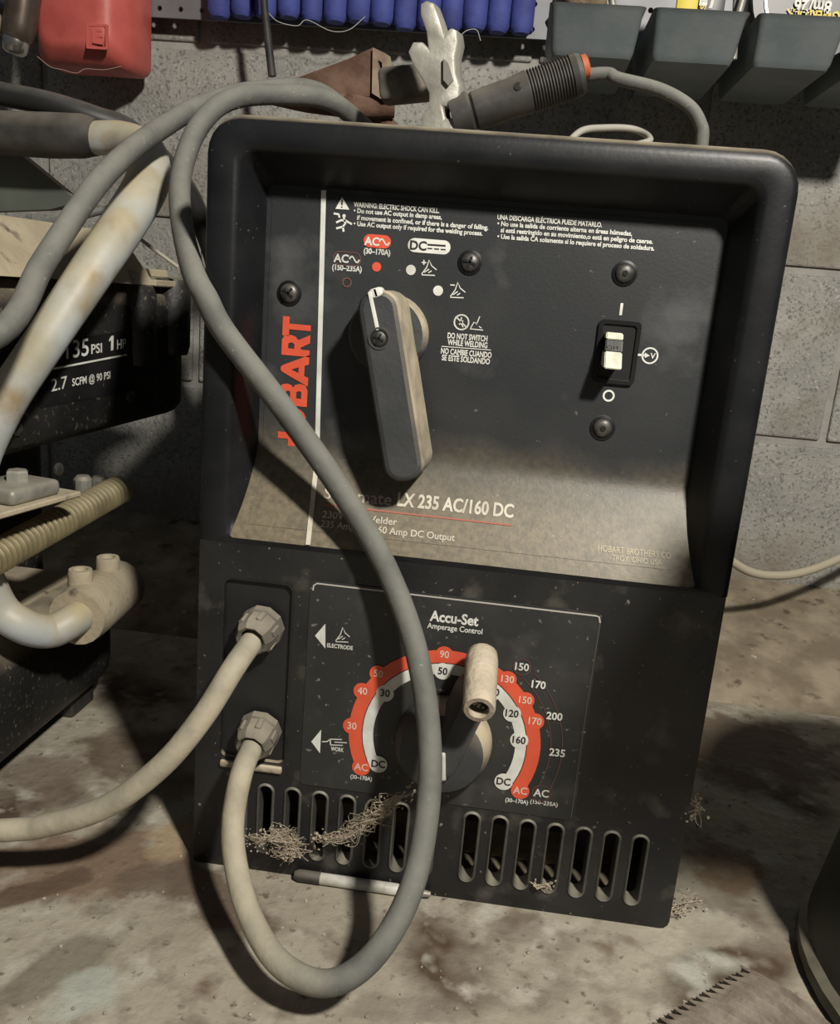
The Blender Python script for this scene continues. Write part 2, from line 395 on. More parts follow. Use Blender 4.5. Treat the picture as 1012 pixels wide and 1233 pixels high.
# control panel: flat upper face and dusty ramp
def panel_mat():
    mt = M('control_panel', (0.020, 0.022, 0.024), 0.48, col2=(0.034, 0.036, 0.038), scale=12, bump=0.06, bscale=500,
           spots=[((0.15, 0.15, 0.145), 200, 0.69, 0.76), ((0.075, 0.078, 0.08), 22, 0.60, 0.78)])
    nt = mt.node_tree; N = nt.nodes; L = nt.links; b = N['Principled BSDF']
    src = b.inputs['Base Color'].links[0].from_socket
    tc = N.new('ShaderNodeTexCoord'); s = N.new('ShaderNodeSeparateXYZ'); L.new(tc.outputs['Object'], s.inputs[0])
    n = N.new('ShaderNodeTexNoise'); n.inputs['Scale'].default_value = 28; n.inputs['Detail'].default_value = 8; L.new(tc.outputs['Object'], n.inputs['Vector'])
    a = N.new('ShaderNodeMath'); a.operation = 'MULTIPLY_ADD'; a.inputs[1].default_value = 0.03; L.new(n.outputs['Fac'], a.inputs[0]); L.new(s.outputs['Z'], a.inputs[2])
    r = N.new('ShaderNodeMapRange'); r.inputs['From Min'].default_value = 0.328; r.inputs['From Max'].default_value = 0.275; r.inputs['To Max'].default_value = 0.72; L.new(a.outputs[0], r.inputs['Value'])
    n2 = N.new('ShaderNodeTexNoise'); n2.inputs['Scale'].default_value = 260; n2.inputs['Detail'].default_value = 4; L.new(tc.outputs['Object'], n2.inputs['Vector'])
    r2 = N.new('ShaderNodeMapRange'); r2.inputs['From Min'].default_value = .3; r2.inputs['From Max'].default_value = .65; r2.inputs['To Min'].default_value = .55; L.new(n2.outputs['Fac'], r2.inputs['Value'])
    m_ = N.new('ShaderNodeMath'); m_.operation = 'MULTIPLY'; L.new(r.outputs[0], m_.inputs[0]); L.new(r2.outputs[0], m_.inputs[1])
    mx = N.new('ShaderNodeMix'); mx.data_type = 'RGBA'; L.new(m_.outputs[0], mx.inputs['Factor']); L.new(src, mx.inputs[6]); mx.inputs[7].default_value = (0.27, 0.222, 0.14, 1)
    L.new(mx.outputs[2], b.inputs['Base Color'])
    return mt
v = []; f = []
zs = [ZR - .0008 + (ZB - ZR) * k / 6 for k in range(6)] + [ZB - .006, ZB - .003, ZB, ZB + .003, ZB + .006] + [ZB + .01 + (.453 - ZB - .01) * k / 6 for k in range(7)]
def gs(z):
    d = .006
    if abs(z - ZB) < d: t = (z - ZB + d) / (2 * d); return g(ZB - d) + (DP - g(ZB - d)) * (2 * t - t * t)
    return g(z)
for z in zs:
    gg = gs(z); wdx = .1372 * (1 + .058 * ((DP - gg) / DP) ** 2)
    for k in range(9): v.append((-wdx + 2 * wdx * k / 8, gg + .0002, z))
for j in range(len(zs) - 1):
    for k in range(8): f.append((j * 9 + k, j * 9 + k + 1, (j + 1) * 9 + k + 1, (j + 1) * 9 + k))
cp = pydata('control_panel', v, f, panel_mat(), welder, auto=50)
# printed label sheet edge (slightly raised thin border) on the upper panel
v = []; f = []; zl = [z for z in zs if ZR + .003 < z < .449] + [.449]
for z in zl: v += [(-.1335, gs(z) - .0002, z), (.1305, gs(z) - .0002, z)]
for j in range(len(zl) - 1): f.append((2 * j, 2 * j + 1, 2 * j + 3, 2 * j + 2))
pydata('label_sheet', v, f, MATS['control_panel'], cp, auto=50)
# white stripe
stripe_u = strokes_px('stripe', [[(390, 229), (386, 390), (382, 546)]], 'U', .0030, white_print, cp)
strokes_px('stripe', [[(381.5, 556), (371, 656)]], 'R', .0030, ramp_print, cp)
# --- HOBART logo drawn letter by letter
GL = {
 'H': ([[(0, 0), (.30, 0), (.30, .36), (.70, .36), (.70, 0), (1, 0), (1, 1), (.70, 1), (.70, .62), (.30, .62), (.30, 1), (0, 1)]]),
 'O': ([[(.5 + .5 * math.cos(a), .5 + .5 * math.sin(a)) for a in [2 * math.pi * k / 20 for k in range(20)]], [(.5 + .22 * math.cos(a), .5 + .24 * math.sin(a)) for a in [2 * math.pi * k / 14 for k in range(14)]]]),
 'B': ([[(0, 0), (.72, 0), (.95, .08), (1, .28), (.93, .46), (.80, .52), (.92, .60), (.96, .76), (.90, .93), (.70, 1), (0, 1)], [(.34, .22), (.62, .22), (.68, .30), (.62, .40), (.34, .40)], [(.34, .62), (.60, .62), (.66, .70), (.60, .78), (.34, .78)]]),
 'A': ([[(-.14, 0), (.22, 0), (.28, .15), (.70, .15), (.78, 0), (1.16, 0), (.66, .92), (.58, 1), (.44, 1), (.36, .92)], [(.38, .36), (.62, .36), (.50, .62)]]),
 'R': ([[(0, 0), (.32, 0), (.32, .28), (.40, .34), (.66, 0), (1.05, 0), (.76, .42), (.92, .52), (.98, .70), (.92, .92), (.72, 1), (0, 1)], [(.33, .55), (.56, .55), (.63, .66), (.56, .77), (.33, .77)]]),
 'T': ([[(.24, 0), (.58, 0), (.58, .76), (1.0, .76), (1.0, 1), (-.16, 1), (-.16, .76), (.24, .76)]]),
}
hb0 = sp(366.5, 549, 'U'); hb1 = sp(375, 384, 'U'); hd = (hb1 - hb0); hl = hd.length; hd.normalize(); hu = Vector((-hd.z, 0, hd.x)); hu = hu if hu.x < 0 else -hu
hh = .0180
cells = [('H', 0, .165), ('O', .175, .180), ('B', .365, .165), ('A', .540, .175), ('R', .728, .150), ('T', .885, .118)]
for ch, s0, w0 in cells:
    bm = bmesh.new(); fill(bm, GL[ch], lambda a, b: hb0 + hd * ((s0 + a * w0) * hl) + hu * (b * hh))
    for q in bm.faces:
        q.normal_update()
        if q.normal.y > 0: q.normal_flip()
    me = bpy.data.meshes.new('logo_letter'); bm.to_mesh(me); bm.free(); link('logo_letter', me, red_print, cp)
# --- warning texts
for s, p0, p1, h in [
    ('WARNING: ELECTRIC SHOCK CAN KILL.', (426, 248.8), (529, 256), 5.6), ('• Do not use AC output in damp areas,', (426, 256), (532, 266), 5.4),
    ('if movement is confined, or if there is a danger of falling.', (430, 264.5), (588, 278), 5.4), ('• Use AC output only if required for the welding process.', (426, 271.6), (581, 285), 5.4),
    ('UNA DESCARGA ELÉCTRICA PUEDE MATARLO.', (599, 264), (725, 273.5), 5.6), ('• No use la salida de corriente alterna en áreas húmedas,', (599, 271.5), (761, 286), 5.4),
    ('si está restringido en su movimiento,o está en peligro de caerse.', (603, 279.5), (786, 296), 5.4), ('• Use la salida CA solamente si lo requiere el proceso de soldadura.', (599, 287), (788, 304), 5.4),
    ('(30–170A)', (438, 305), (470, 308), 6.5), ('(150–235A)', (400, 324.5), (435.6, 328), 6.5),
    ('DO NOT SWITCH', (539, 407), (587, 410.5), 6.6), ('WHILE WELDING', (539, 415), (587, 418.5), 6.6), ('NO CAMBIE CUANDO', (531, 425.5), (592, 430), 6.6), ('SE ESTÉ SOLDANDO', (532, 433.5), (590, 437.5), 6.6)]:
    T(s, p0, p1, h, 'U', white_print, cp, 0.03)
def pill(c, wpx, hp, mat, hole=0.0, lift=0.0):
    o = sp(*c, 'U'); k = hpx(*c, 10, 'U') / 10; a, b = wpx * k / 2, hp * k / 2
    lp = [rrect(-a, a, -b, b, b * .98, 6)]
    if hole: lp.append(rrect(-a + hole, a - hole, -b + hole, b - hole, (b - hole) * .98, 6))
    return flat2('printed_pill', lp, o, 'U', mat, cp, lift)
def wave(c, wpx, hp, mat):
    pts = [(c[0] - wpx / 2 + wpx * k / 12, c[1] + .07 * (-wpx / 2 + wpx * k / 12) - hp / 2 * math.sin(2 * math.pi * k / 12)) for k in range(13)]
    strokes_px('wave_symbol', [pts], 'U', .0009, mat, cp, .0002)
pill((454.5, 290.5), 35, 16, red_print); TC('AC', (448, 290.5), 9.5, 'U', white_print, cp, .03, .0002); wave((463, 291.5), 12, 7, white_print)
pill((418, 311.5), 36, 17, darkred_print, .0006); TC('AC', (411, 311), 9.5, 'U', white_print, cp, .03, .0002); wave((427, 312.5), 12, 7, white_print)
pill((517, 296.5), 54, 17, white_print); TC('DC', (504, 295.5), 10.5, 'U', black_print, cp, .03, .0002)
strokes_px('dc_bars', [[(515, 294.5), (537, 296)]], 'U', .0010, black_print, cp, .0002)
strokes_px('dc_bars', [[(515, 299), (521, 299.4)], [(523, 299.6), (529, 300)], [(531, 300.2), (537, 300.6)]], 'U', .0007, black_print, cp, .0002)
def dot(c, rp, mat, hole=0, surf='U', par=None, lift=0.0, n=20):
    o = sp(*c, surf); k = hpx(*c, 10, surf) / 10; lp = [circ(rp * k, n)]
    if hole: lp.append(circ(hole * k, n))
    return flat2('printed_dot', lp, o, surf, mat, par or cp, lift)
dot((453.7, 321.3), 5.8, red_print); dot((418, 340), 6.2, darkred_print, 4.3); dot((495, 325), 6.2, white_print); dot((527.8, 350), 6.2, white_print)
def peak(c, s, surf, par, sign):
    x, y = c
    strokes_px('arc_symbol', [[(x - 8 * s, y + 7 * s), (x - 2 * s, y - 1 * s), (x + 1 * s, y - 10 * s), (x + 4 * s, y - 3 * s), (x + 10 * s, y + 2 * s)], [(x - 8 * s, y + 8 * s), (x + 8 * s, y + 8.6 * s)],
        [(x - 5 * s, y + 5 * s), (x + 1 * s, y + 1 * s)], [(x, y + 5.5 * s), (x + 4 * s, y + 3 * s)]], surf, .0006, white_print, par)
    if sign: strokes_px('sign', [[(x - 8, y - 7), (x - 2.5, y - 6.6)]] , surf, .0007, white_print, par)
    if sign == '+': strokes_px('sign', [[(x - 5.2, y - 10), (x - 5.4, y - 4)]], surf, .0007, white_print, par, .0002)
peak((516, 323), 1, 'U', cp, '+'); peak((550.5, 350), 1, 'U', cp, '-')
# warning triangle + falling figure, no-switch symbol
def polypx(name, polys, surf, mat, par, lift=0.0):
    n, u = SURF[surf][1], SURF[surf][2]; p0 = SURF[surf][0]
    loops = [[((sp(x, y, surf) - p0).dot(X), (sp(x, y, surf) - p0).dot(u)) for x, y in q] for q in polys]
    return flat2(name, loops, p0, surf, mat, par, lift)
polypx('warning_triangle', [[(412, 237), (421, 252.5), (404, 251.5)]], 'U', white_print, cp)
strokes_px('warning_mark', [[(412.2, 241), (412, 247)], [(411.9, 248.6), (411.9, 250)]], 'U', .0009, black_print, cp, .0002)
strokes_px('shock_figure', [[(414, 261), (416, 269), (413, 273), (405, 275)], [(413, 273), (414, 279)], [(405, 268), (411, 265), (417, 266), (424, 270)], [(402, 257), (408, 258), (409, 262)]], 'U', .0012, white_print, cp)
dot((414.5, 260), 2.2, white_print)
dot((556, 388), 9.8, white_print, 8.0)
strokes_px('no_switch_symbol', [[(549, 381), (563, 395)], [(556, 382), (555, 388), (558, 394)], [(558, 386), (553, 391)]], 'U', .0008, white_print, cp)
strokes_px('arc_symbol', [[(566, 396), (582, 397.5)], [(567, 395), (571, 388), (575, 390)], [(578, 381), (574, 391)], [(577, 393), (580, 395)]], 'U', .0006, white_print, cp)
strokes_px('rule', [[(532, 417), (591.5, 421.5)]], 'U', .0005, white_print, cp)
# power markings
strokes_px('power_mark', [[(749.4, 365), (747.6, 379.5)]], 'U', .0016, white_print, cp)
dot((733.3, 476.5), 7.2, white_print, 4.9); dot((783, 428.3), 10.2, white_print, 8.2)
strokes_px('voltage_arrow', [[(766.5, 427), (780, 428)]], 'U', .0013, white_print, cp)
polypx('arrow_tip', [[(777, 424.5), (783, 428.2), (776.6, 431)]], 'U', white_print, cp, .0002)
TC('V', (786.5, 428.6), 6.5, 'U', white_print, cp)
# ramp lettering
T('Stickmate', (389.6, 600), (471, 608.5), 14, 'R', M('stick_print', (0.50, 0.44, 0.36), .7), cp, .012)
T('LX 235 AC/160 DC', (478, 608.5), (618, 624.5), 15.5, 'R', ramp_print, cp, .03)
strokes_px('rule', [[(390, 607.5), (617, 632.5)]], 'R', .0010, ramp_red, cp)
T('230V Arc Welder', (388, 622.8), (478, 632), 8, 'R', ramp_print, cp, .015)
T('235 Amp AC/160 Amp DC Output', (386, 634), (547.5, 652), 8, 'R', ramp_print, cp, .015)
T('HOBART BROTHERS CO', (720, 663.5), (808, 673), 7.5, 'R', M('faint_print', (0.52, 0.47, 0.35), .7), cp, .01)
T('TROY, OHIO USA', (737, 674.5), (797, 681), 6.5, 'R', MATS['faint_print'], cp, .01)

# screws
def screw(c, y, rpx, parent, cross=True, mat=None, well=True):
    p = onY(*c, y); k = (onY(c[0] + 10, c[1], y) - p).length / 10; r = rpx * k
    if well:
        lathe('screw_well', [(r * 1.28, 0), (r * 1.28, .0010), (r * 1.02, .0014), (r * 1.0, .0004)], p, (0, -1, 0), black_plastic, parent, 20)
    s = lathe('screw', [(r, 0), (r * .98, .0018), (r * .82, .0030), (r * .5, .0038), (0, .0041)], p, (0, -1, 0), mat or screw_dark, parent, 20)
    if cross:
        a = random.uniform(0, 1)
        bm = bmesh.new()
        for q in (0, math.pi / 2):
            R = Matrix.Rotation(a + q, 3, 'Y')
            b2 = box_bm((-r * .62, -.0046, -r * .11), (r * .62, -.0030, r * .11))
            me = bpy.data.meshes.new('x'); b2.transform(Matrix.Translation(p) @ R.to_4x4()); b2.to_mesh(me); b2.free(); bm.from_mesh(me); bpy.data.meshes.remove(me)
        from_bm('screw_cross', bm, hole_black, parent)
    else:
        lathe('screw_hole', [(r * .28, 0), (r * .28, .0046), (0, .0047)], p, (0, -1, 0), hole_black, parent, 12)
screw((349, 353), DP, 11.5, cp); screw((566.5, 316), DP, 11.5, cp)
screw((752.5, 329), DP, 12.0, cp, False); screw((726, 515), DP, 12.0, cp, False)

# selector knob ------------------------------------------------------------
sk = lathe('selector_knob', [(.0245, 0), (.0245, .004), (.0238, .011), (.0220, .0135), (.012, .0145), (0, .0145)], onY(467, 403, DP - .008) * 1.0 + Vector((0, .008, 0)), (0, -1, 0), knob_grey, welder, 40)
def bar(name, a, b, hw0, hw1, y0, y1, mat, parent, r0=None, cham=.004, nlev=4):
    """tapered lever: a,b = axis ends (x,z) ; base at y0 (wide hw0), top at y1 (narrow hw1)"""
    d = Vector((b[0] - a[0], b[1] - a[1])); L_ = d.length; d.normalize(); n = Vector((-d.y, d.x))
    rings = []
    levs = [(0, hw0, 0), (.55, hw0 * .45 + hw1 * .55, 0), (.90, hw1 * 1.03, 0), (.97, hw1 * .92, .0012), (1.0, hw1 * .72, .003)]
    for t, hw, ins in levs:
        y = y0 + (y1 - y0) * t
        ring_ = []
        for u_, s_ in rrect(ins - .0, L_ - ins, -hw, hw, [min(hw * .85, .012)] * 4, 5):
            ring_.append(Vector((a[0] + d.x * u_ + n.x * s_, y, a[1] + d.y * u_ + n.y * s_)))
        rings.append(ring_)
    return loft(name, rings, mat, parent, cap0=True, cap1=True, auto=18)
TOPY = -0.010
la = onY(452, 350, TOPY); lb = onY(489, 580, TOPY)
lev = bar('lever', (la.x, la.z), (lb.x, lb.z), .0150, .0118, DP - .012, TOPY, knob_grey, sk)
ax = Vector((lb.x - la.x, 0, lb.z - la.z)).normalized(); nx = Vector((-ax.z, 0, ax.x))
def knob_print(name, a, b, wd, y, mat, parent):
    a = onY(*a, y); b = onY(*b, y); d = (b - a).normalized(); n = d.cross(Vector((0, 1, 0))) * wd / 2
    return pydata(name, [a - n, a + n, b + n, b - n], [(0, 1, 2, 3)], mat, parent)
pt = bar('pointer', (onY(445, 349, TOPY - .001).x, onY(445, 351, TOPY - .001).z), (onY(455, 399, TOPY - .001).x, onY(455, 399, TOPY - .001).z), .0011, .0011, TOPY + .003, TOPY - .0006, white_print, sk)
bar('pointer_head', (onY(444.5, 355, TOPY).x, onY(444.5, 355, TOPY).z), (onY(460.5, 350, TOPY).x, onY(460.5, 350, TOPY).z), .0030, .0026, TOPY + .010, TOPY - .0004, white_print, sk)
c = onY(456.8, 407.5, TOPY)
lathe('screw_ring', [(.0064, 0), (.0064, .0006), (.0054, .0006), (.0054, .0)], c, (0, -1, 0), knob_grey, sk, 24)
lathe('screw_recess', [(.0054, 0), (.0054, .0004), (0, .0004)], c, (0, -1, 0), hole_black, sk, 24)
s_ = lathe('screw', [(.0042, 0), (.0040, .0009), (.0022, .0016), (0, .0018)], c, (0, -1, 0), screw_dark, sk, 16)
for q in (0.4, 0.4 + math.pi / 2):
    bm = box_bm((-.0030, -.0022, -.0005), (.0030, -.0012, .0005)); bm.transform(Matrix.Translation(c) @ Matrix.Rotation(q, 4, 'Y')); from_bm('screw_cross', bm, hole_black, sk)

# power switch ---------------------------------------------------------------
p0 = onY(726, 386, DP); p1 = onY(762, 462, DP)
sw = plate('power_switch', [rrect(p0.x - .002, p1.x + .0005, p1.z - .001, p0.z + .001, .003, 4), rrect(p0.x + .0005, p1.x - .002, p1.z + .0015, p0.z - .0015, .002, 4)], lambda a, b: Vector((a, DP - .0025, b)), Vector((0, .0018, 0)), black_plastic, welder)
box('switch_bed', (p0.x, DP - .0012, p1.z), (p1.x - .001, DP - .0006, p0.z), hole_black, sw)
tt = onY(731, 400, .018); tb = onY(750, 445, .010); tx0 = tt.x; tx1 = onY(752, 400, .018).x
tm1 = onY(740, 409, .0165); tm2 = onY(740, 424, .0125)
def toggle(name, za, ya, zb, yb, mat):
    vs = [(tx0, DP - .001, za), (tx1, DP - .001, za), (tx1, ya, za), (tx0, ya, za), (tx0, DP - .001, zb), (tx1, DP - .001, zb), (tx1, yb, zb), (tx0, yb, zb)]
    bm = bmesh.new(); q = [bm.verts.new(p) for p in vs]
    for i in [(0, 1, 2, 3), (4, 5, 6, 7), (0, 1, 5, 4), (1, 2, 6, 5), (2, 3, 7, 6), (3, 0, 4, 7)]: bm.faces.new([q[k] for k in i])
    bmesh.ops.recalc_face_normals(bm, faces=bm.faces[:]); bmesh.ops.bevel(bm, geom=bm.edges[:], offset=.0006, segments=2, affect='EDGES')
    return from_bm(name, bm, mat, sw, auto=40)
toggle('toggle', tt.z, .020, tm1.z, .0165, switch_white)
toggle('toggle_band', tm1.z, .0172, tm2.z, .0138, black_plastic)
toggle('toggle_tip', tm2.z, .0135, tb.z, .006, switch_white)
SURF['T'] = (Vector((0, .0150, 0)), Vector((0, -1, 0)), Vector((0, 0, 1)))
TC('OFF', (740.5, 416.5), 6.5, 'T', M('off_print', (0.10, .10, .095), .6), sw, 0, .0014)

#@@LOWER
# lower front ---------------------------------------------------------------
SX = [-.1320, -.1136, -.0950, -.0762, -.0575, -.0390, -.0209, -.0025] + [.0265 + .01834 * k for k in range(7)]
SZ0, SZ1, SW = .0155, .0665, .0047
slots = [rrect(x - SW, x + SW, SZ0, SZ1, SW * .98, 5) for x in SX]
TRM = rrect(-.1465, -.1020, .0835, .2100, .005, 4)
bm = bmesh.new(); fill(bm, [rrect(-WD + .0016, WD - .0016, 0.0, ZL + .0005, [.003, .006, .0005, .0005], 3), TRM] + slots, lambda a, b: Vector((a, 0, b)))
r = bmesh.ops.extrude_face_region(bm, geom=bm.faces[:]); bmesh.ops.translate(bm, vec=(0, .014, 0), verts=[q for q in r['geom'] if isinstance(q, bmesh.types.BMVert)])
bmesh.ops.recalc_face_normals(bm, faces=bm.faces[:])
be = [e for e in bm.edges if all(abs(q.co.y) < 1e-6 for q in e.verts) and len(e.link_faces) == 2 and abs(e.link_faces[0].normal.dot(e.link_faces[1].normal)) < .5
      and not all(abs(q.co.z - ZL - .0005) < 1e-4 for q in e.verts)]
out = [e for e in be if all(abs(abs(q.co.x) - WD) < .007 or q.co.z < .007 for q in e.verts)]
bmesh.ops.bevel(bm, geom=out, offset=.0042, segments=3, profile=.5, affect='EDGES', clamp_overlap=True)
lp = from_bm('lower_panel', bm, black_front, welder, auto=40)
recess_mat = M('recess_black', (0.010, 0.010, 0.011), 0.5, col2=(0.020, 0.020, 0.019), scale=18, dust=.9, dustcol=DUST, dustlo=.2)
lip_mat = M('lip', (0.045, 0.045, 0.042), 0.55, col2=(0.07, 0.068, 0.06), scale=80, dust=.85, dustcol=(0.30, 0.28, 0.22), bump=.2, bscale=300, dustlo=-.1)
for x in SX:
    rr = []
    for (ins, y) in ((-.0016, .0004), (-.0012, -.0007), (-.0004, -.0013), (.0003, -.0009), (.0005, .012)):
        rr.append([Vector((a, y, b)) for a, b in rrect(x - SW + ins, x + SW - ins, SZ0 + ins, SZ1 - ins, (SW - ins) * .98, 6)])
    loft('vent_slot', rr, lip_mat, lp, auto=50)
# terminal recess
rr = []
for (ins, y) in ((-.0012, -.0002), (-.0002, .0002), (.0, .001), (.0006, .0035)):
    rr.append([Vector((a, y, b)) for a, b in rrect(-.1465 + ins, -.1020 - ins, .0835 + ins, .2100 - ins, .005, 4)])
loft('terminal_recess', rr, recess_mat, welder, cap1=True, auto=50)
# gland nuts
lead_mat = tan_plastic
def gland(cpx, y, axis):
    o = onY(*cpx, y) ; o = Vector((o.x, .0032, o.z))
    R = [(0.0, .0150), (.006, .0150), (.0065, .0138), (.016, .0128), (.0195, .0112), (.0205, .0095), (.0190, .0088)]
    gl = lathe('cable_gland', [(rr_, h) for h, rr_ in [(0, .0145), (.005, .0145), (.006, .0132), (.015, .0128), (.019, .0114), (.021, .0098), (.0195, .0078), (.0, .0078)]], o, axis, tan_plastic, welder, 10, auto=25)
    # lock-nut ribs
    A = Vector(axis).normalized(); Fm = frame(axis)
    for k in range(6):
        a_ = 2 * math.pi * k / 6 + .3
        d_ = Fm @ Vector((math.cos(a_), math.sin(a_), 0)); p = o + d_ * .0126 + A * .010
        bm = box_bm((-.0012, -.002, -.0045), (.0012, .002, .0045), .0006, 1); bm.transform(Matrix.Translation(p) @ frame(A, d_).to_4x4()); from_bm('grip_rib', bm, tan_plastic, gl)
    return o, gl
g1, _ = gland((314, 757), -.004, (-.12, -1, -.18))
g2, _ = gland((311, 883), -.004, (-.05, -1, -.22))
box('dust_ledge', (-.1455, -.0030, .0775), (-.1030, .0005, .0822), tube_dust, welder, .0012)
# transformer seen through the slots
tr = box('transformer', (-.125, .05, .006), (.135, .20, .20), laminate, welder, .004)
box('winding', (-.09, .043, .004), (.10, .062, .034), M('winding', (0.34, 0.27, 0.18), .8, col2=(.2, .16, .11), scale=60), welder, .006)
# dial label sheet
SURF['F'] = (Vector((0, -.0010, 0)), Vector((0, -1, 0)), Vector((0, 0, 1)))
dl = plate('dial_label', [rrect(-.0905, .0920, .0715, .2155, .003, 4)], lambda a, b: Vector((a, -.0007, b)), Vector((0, .0006, 0)), M('dial_label', (0.020, 0.021, 0.021), .52, col2=(.034, .034, .032), scale=16,
           spots=[((0.20, 0.19, 0.165), 240, 0.655, 0.73), ((.06, .058, .053), 30, .56, .75)]), lp)
strokes_px('border_line', [[(377, 711), (378, 705), (382, 702.5), (420, 707), (550, 722), (718, 741.5), (722, 743), (723, 750)]], 'F', .0010, M('border_print', (.45, .43, .39), .7), dl)
strokes_px('border_line', [[(723, 750), (707, 850), (688, 985)]], 'F', .0004, M('faint_line', (.12, .115, .10), .7), dl)
T('Accu-Set', (517.5, 747), (576, 753), 12, 'F', white_print, dl, .03)
T('Amperage Control', (514.5, 756), (581, 763), 6.5, 'F', white_print, dl, .015)
polypx('triangle_mark', [[(392, 751), (379.5, 765.5), (392, 781)]], 'F', white_print, dl)
polypx('triangle_mark', [[(387, 878.5), (375, 893), (385.5, 907)]], 'F', white_print, dl)
T('ELECTRODE', (394, 779), (425, 782), 4.6, 'F', white_print, dl, .03); T('WORK', (398.5, 903.5), (414, 905.5), 4.6, 'F', white_print, dl, .03)
peak((412, 765), .95, 'F', dl, '')
strokes_px('clamp_symbol', [[(388, 893), (394, 893), (398, 890), (412, 890.5)], [(398, 897), (413, 897.5)], [(398, 890), (398, 897)], [(403, 893.5), (418, 894.5)]], 'F', .0007, white_print, dl)
DC = Vector((.0026, .1172)); PD = SURF['F'][0]
def P2(c, r_, a): return (c.x + r_ * math.cos(math.radians(a)), c.y + r_ * math.sin(math.radians(a)))
def arcring(c, r0, r1, a0, a1, n=44): return [P2(c, r0, a0 + (a1 - a0) * k / n) for k in range(n + 1)] + [P2(c, r1, a1 + (a0 - a1) * k / n) for k in range(n + 1)]
flat2('dial_scale', [arcring(DC, .0538, .0624, -29, 208)], PD, 'F', red_print, dl, .0002)
flat2('dial_scale', [arcring(DC, .0462, .0532, -30, 210)], PD, 'F', white_print, dl, .0002)
O2 = Vector((.0069, .1179))
flat2('dial_scale', [arcring(O2, .0643, .0648, -26, 50), arcring(O2, .0722, .0727, -24, 48)][:1], PD, 'F', darkred_print, dl, .0002)
flat2('dial_scale', [arcring(O2, .0716, .0721, -24, 48)], PD, 'F', darkred_print, dl, .0002)
for s, c_ in [('AC', (435, 923.6)), ('30', (424, 874)), ('40', (436.6, 832)), ('50', (455.8, 811)), ('90', (535.4, 788)), ('130', (611.6, 817.7)), ('150', (633, 843)), ('170', (644.6, 868.4)), ('AC', (626.6, 952))]:
    dot(c_, 10.0, red_print, 0, 'F', dl, .0003); TC(s, c_, 8.2, 'F', M('pale_print', (.72, .50, .40), .6), dl, .02, .0006, .92)
for s, c_ in [('DC', (455.8, 920)), ('30', (464, 834.6)), ('50', (533.5, 808)), ('100', (594, 833)), ('120', (617, 859)), ('160', (625.5, 891)), ('DC', (606.7, 941))]:
    dot(c_, 10.0, white_print, 0, 'F', dl, .0004); TC(s, c_, 8.2, 'F', black_print, dl, .02, .0007, .92)
for s, c_ in [('150', (629, 803)), ('170', (649, 824.4)), ('200', (668, 862.4)), ('235', (671.3, 906.3)), ('AC', (652, 955))]:
    if s in ('150', 'AC'): dot(c_, 10.2, darkred_print, 9.2, 'F', dl, .0003)
    TC(s, c_, 8.6, 'F', white_print, dl, .025, .0006, .95)
T('(30–170A)', (422, 937), (448, 940), 4.6, 'F', white_print, dl, .02); T('(30–170A)', (608.6, 965), (636, 968), 4.6, 'F', white_print, dl, .02); T('(150–235A)', (638.6, 967), (671.7, 971), 4.6, 'F', white_print, dl, .02)
# amperage knob ----------------------------------------------------------------
kc = Vector((DC.x, -.0008, DC.y))
ak = lathe('amperage_knob', [(.0315, 0), (.0315, .003), (.030, .012), (.0265, .0185), (.018, .0215), (0, .0225)], kc, (0, -1, 0), knob_grey, welder, 44)
te = onY(577, 855, -.062); tbk = onY(581, 785, -.012)
bar('knob_arm', (kc.x + .000, kc.z - .008), (te.x * .6 + tbk.x * .4, te.z - .002), .0125, .0080, -.010, -.034, knob_grey, ak)
bar('pointer', (kc.x + .0035, kc.z - .010), (kc.x + .0015, kc.z + .010), .0026, .0016, -.018, -.0352, white_print, ak)
dirv = (te - tbk)
tubeo = lathe('handle_tube', [(0, 0), (.0070, .0005), (.0095, .0035), (.0101, .010), (.0098, dirv.length * .6), (.0094, dirv.length - .0015), (.0086, dirv.length), (.0060, dirv.length), (.0058, dirv.length - .008), (0, dirv.length - .008)], tbk, dirv, tube_dust, ak, 24)
lathe('tube_bore', [(.0057, 0), (.0057, .0004), (0, .0004)], te - dirv.normalized() * .0055, dirv, hole_black, ak, 16)
for k in range(5):
    p = te - dirv.normalized() * .005 + Vector((random.uniform(-.003, .003), 0, random.uniform(-.003, .003)))
    lathe('dirt_crumb', [(0, -.0008), (.0009, 0), (0, .0010)], p, (random.random(), -1, random.random()), tube_dust, ak, 6)

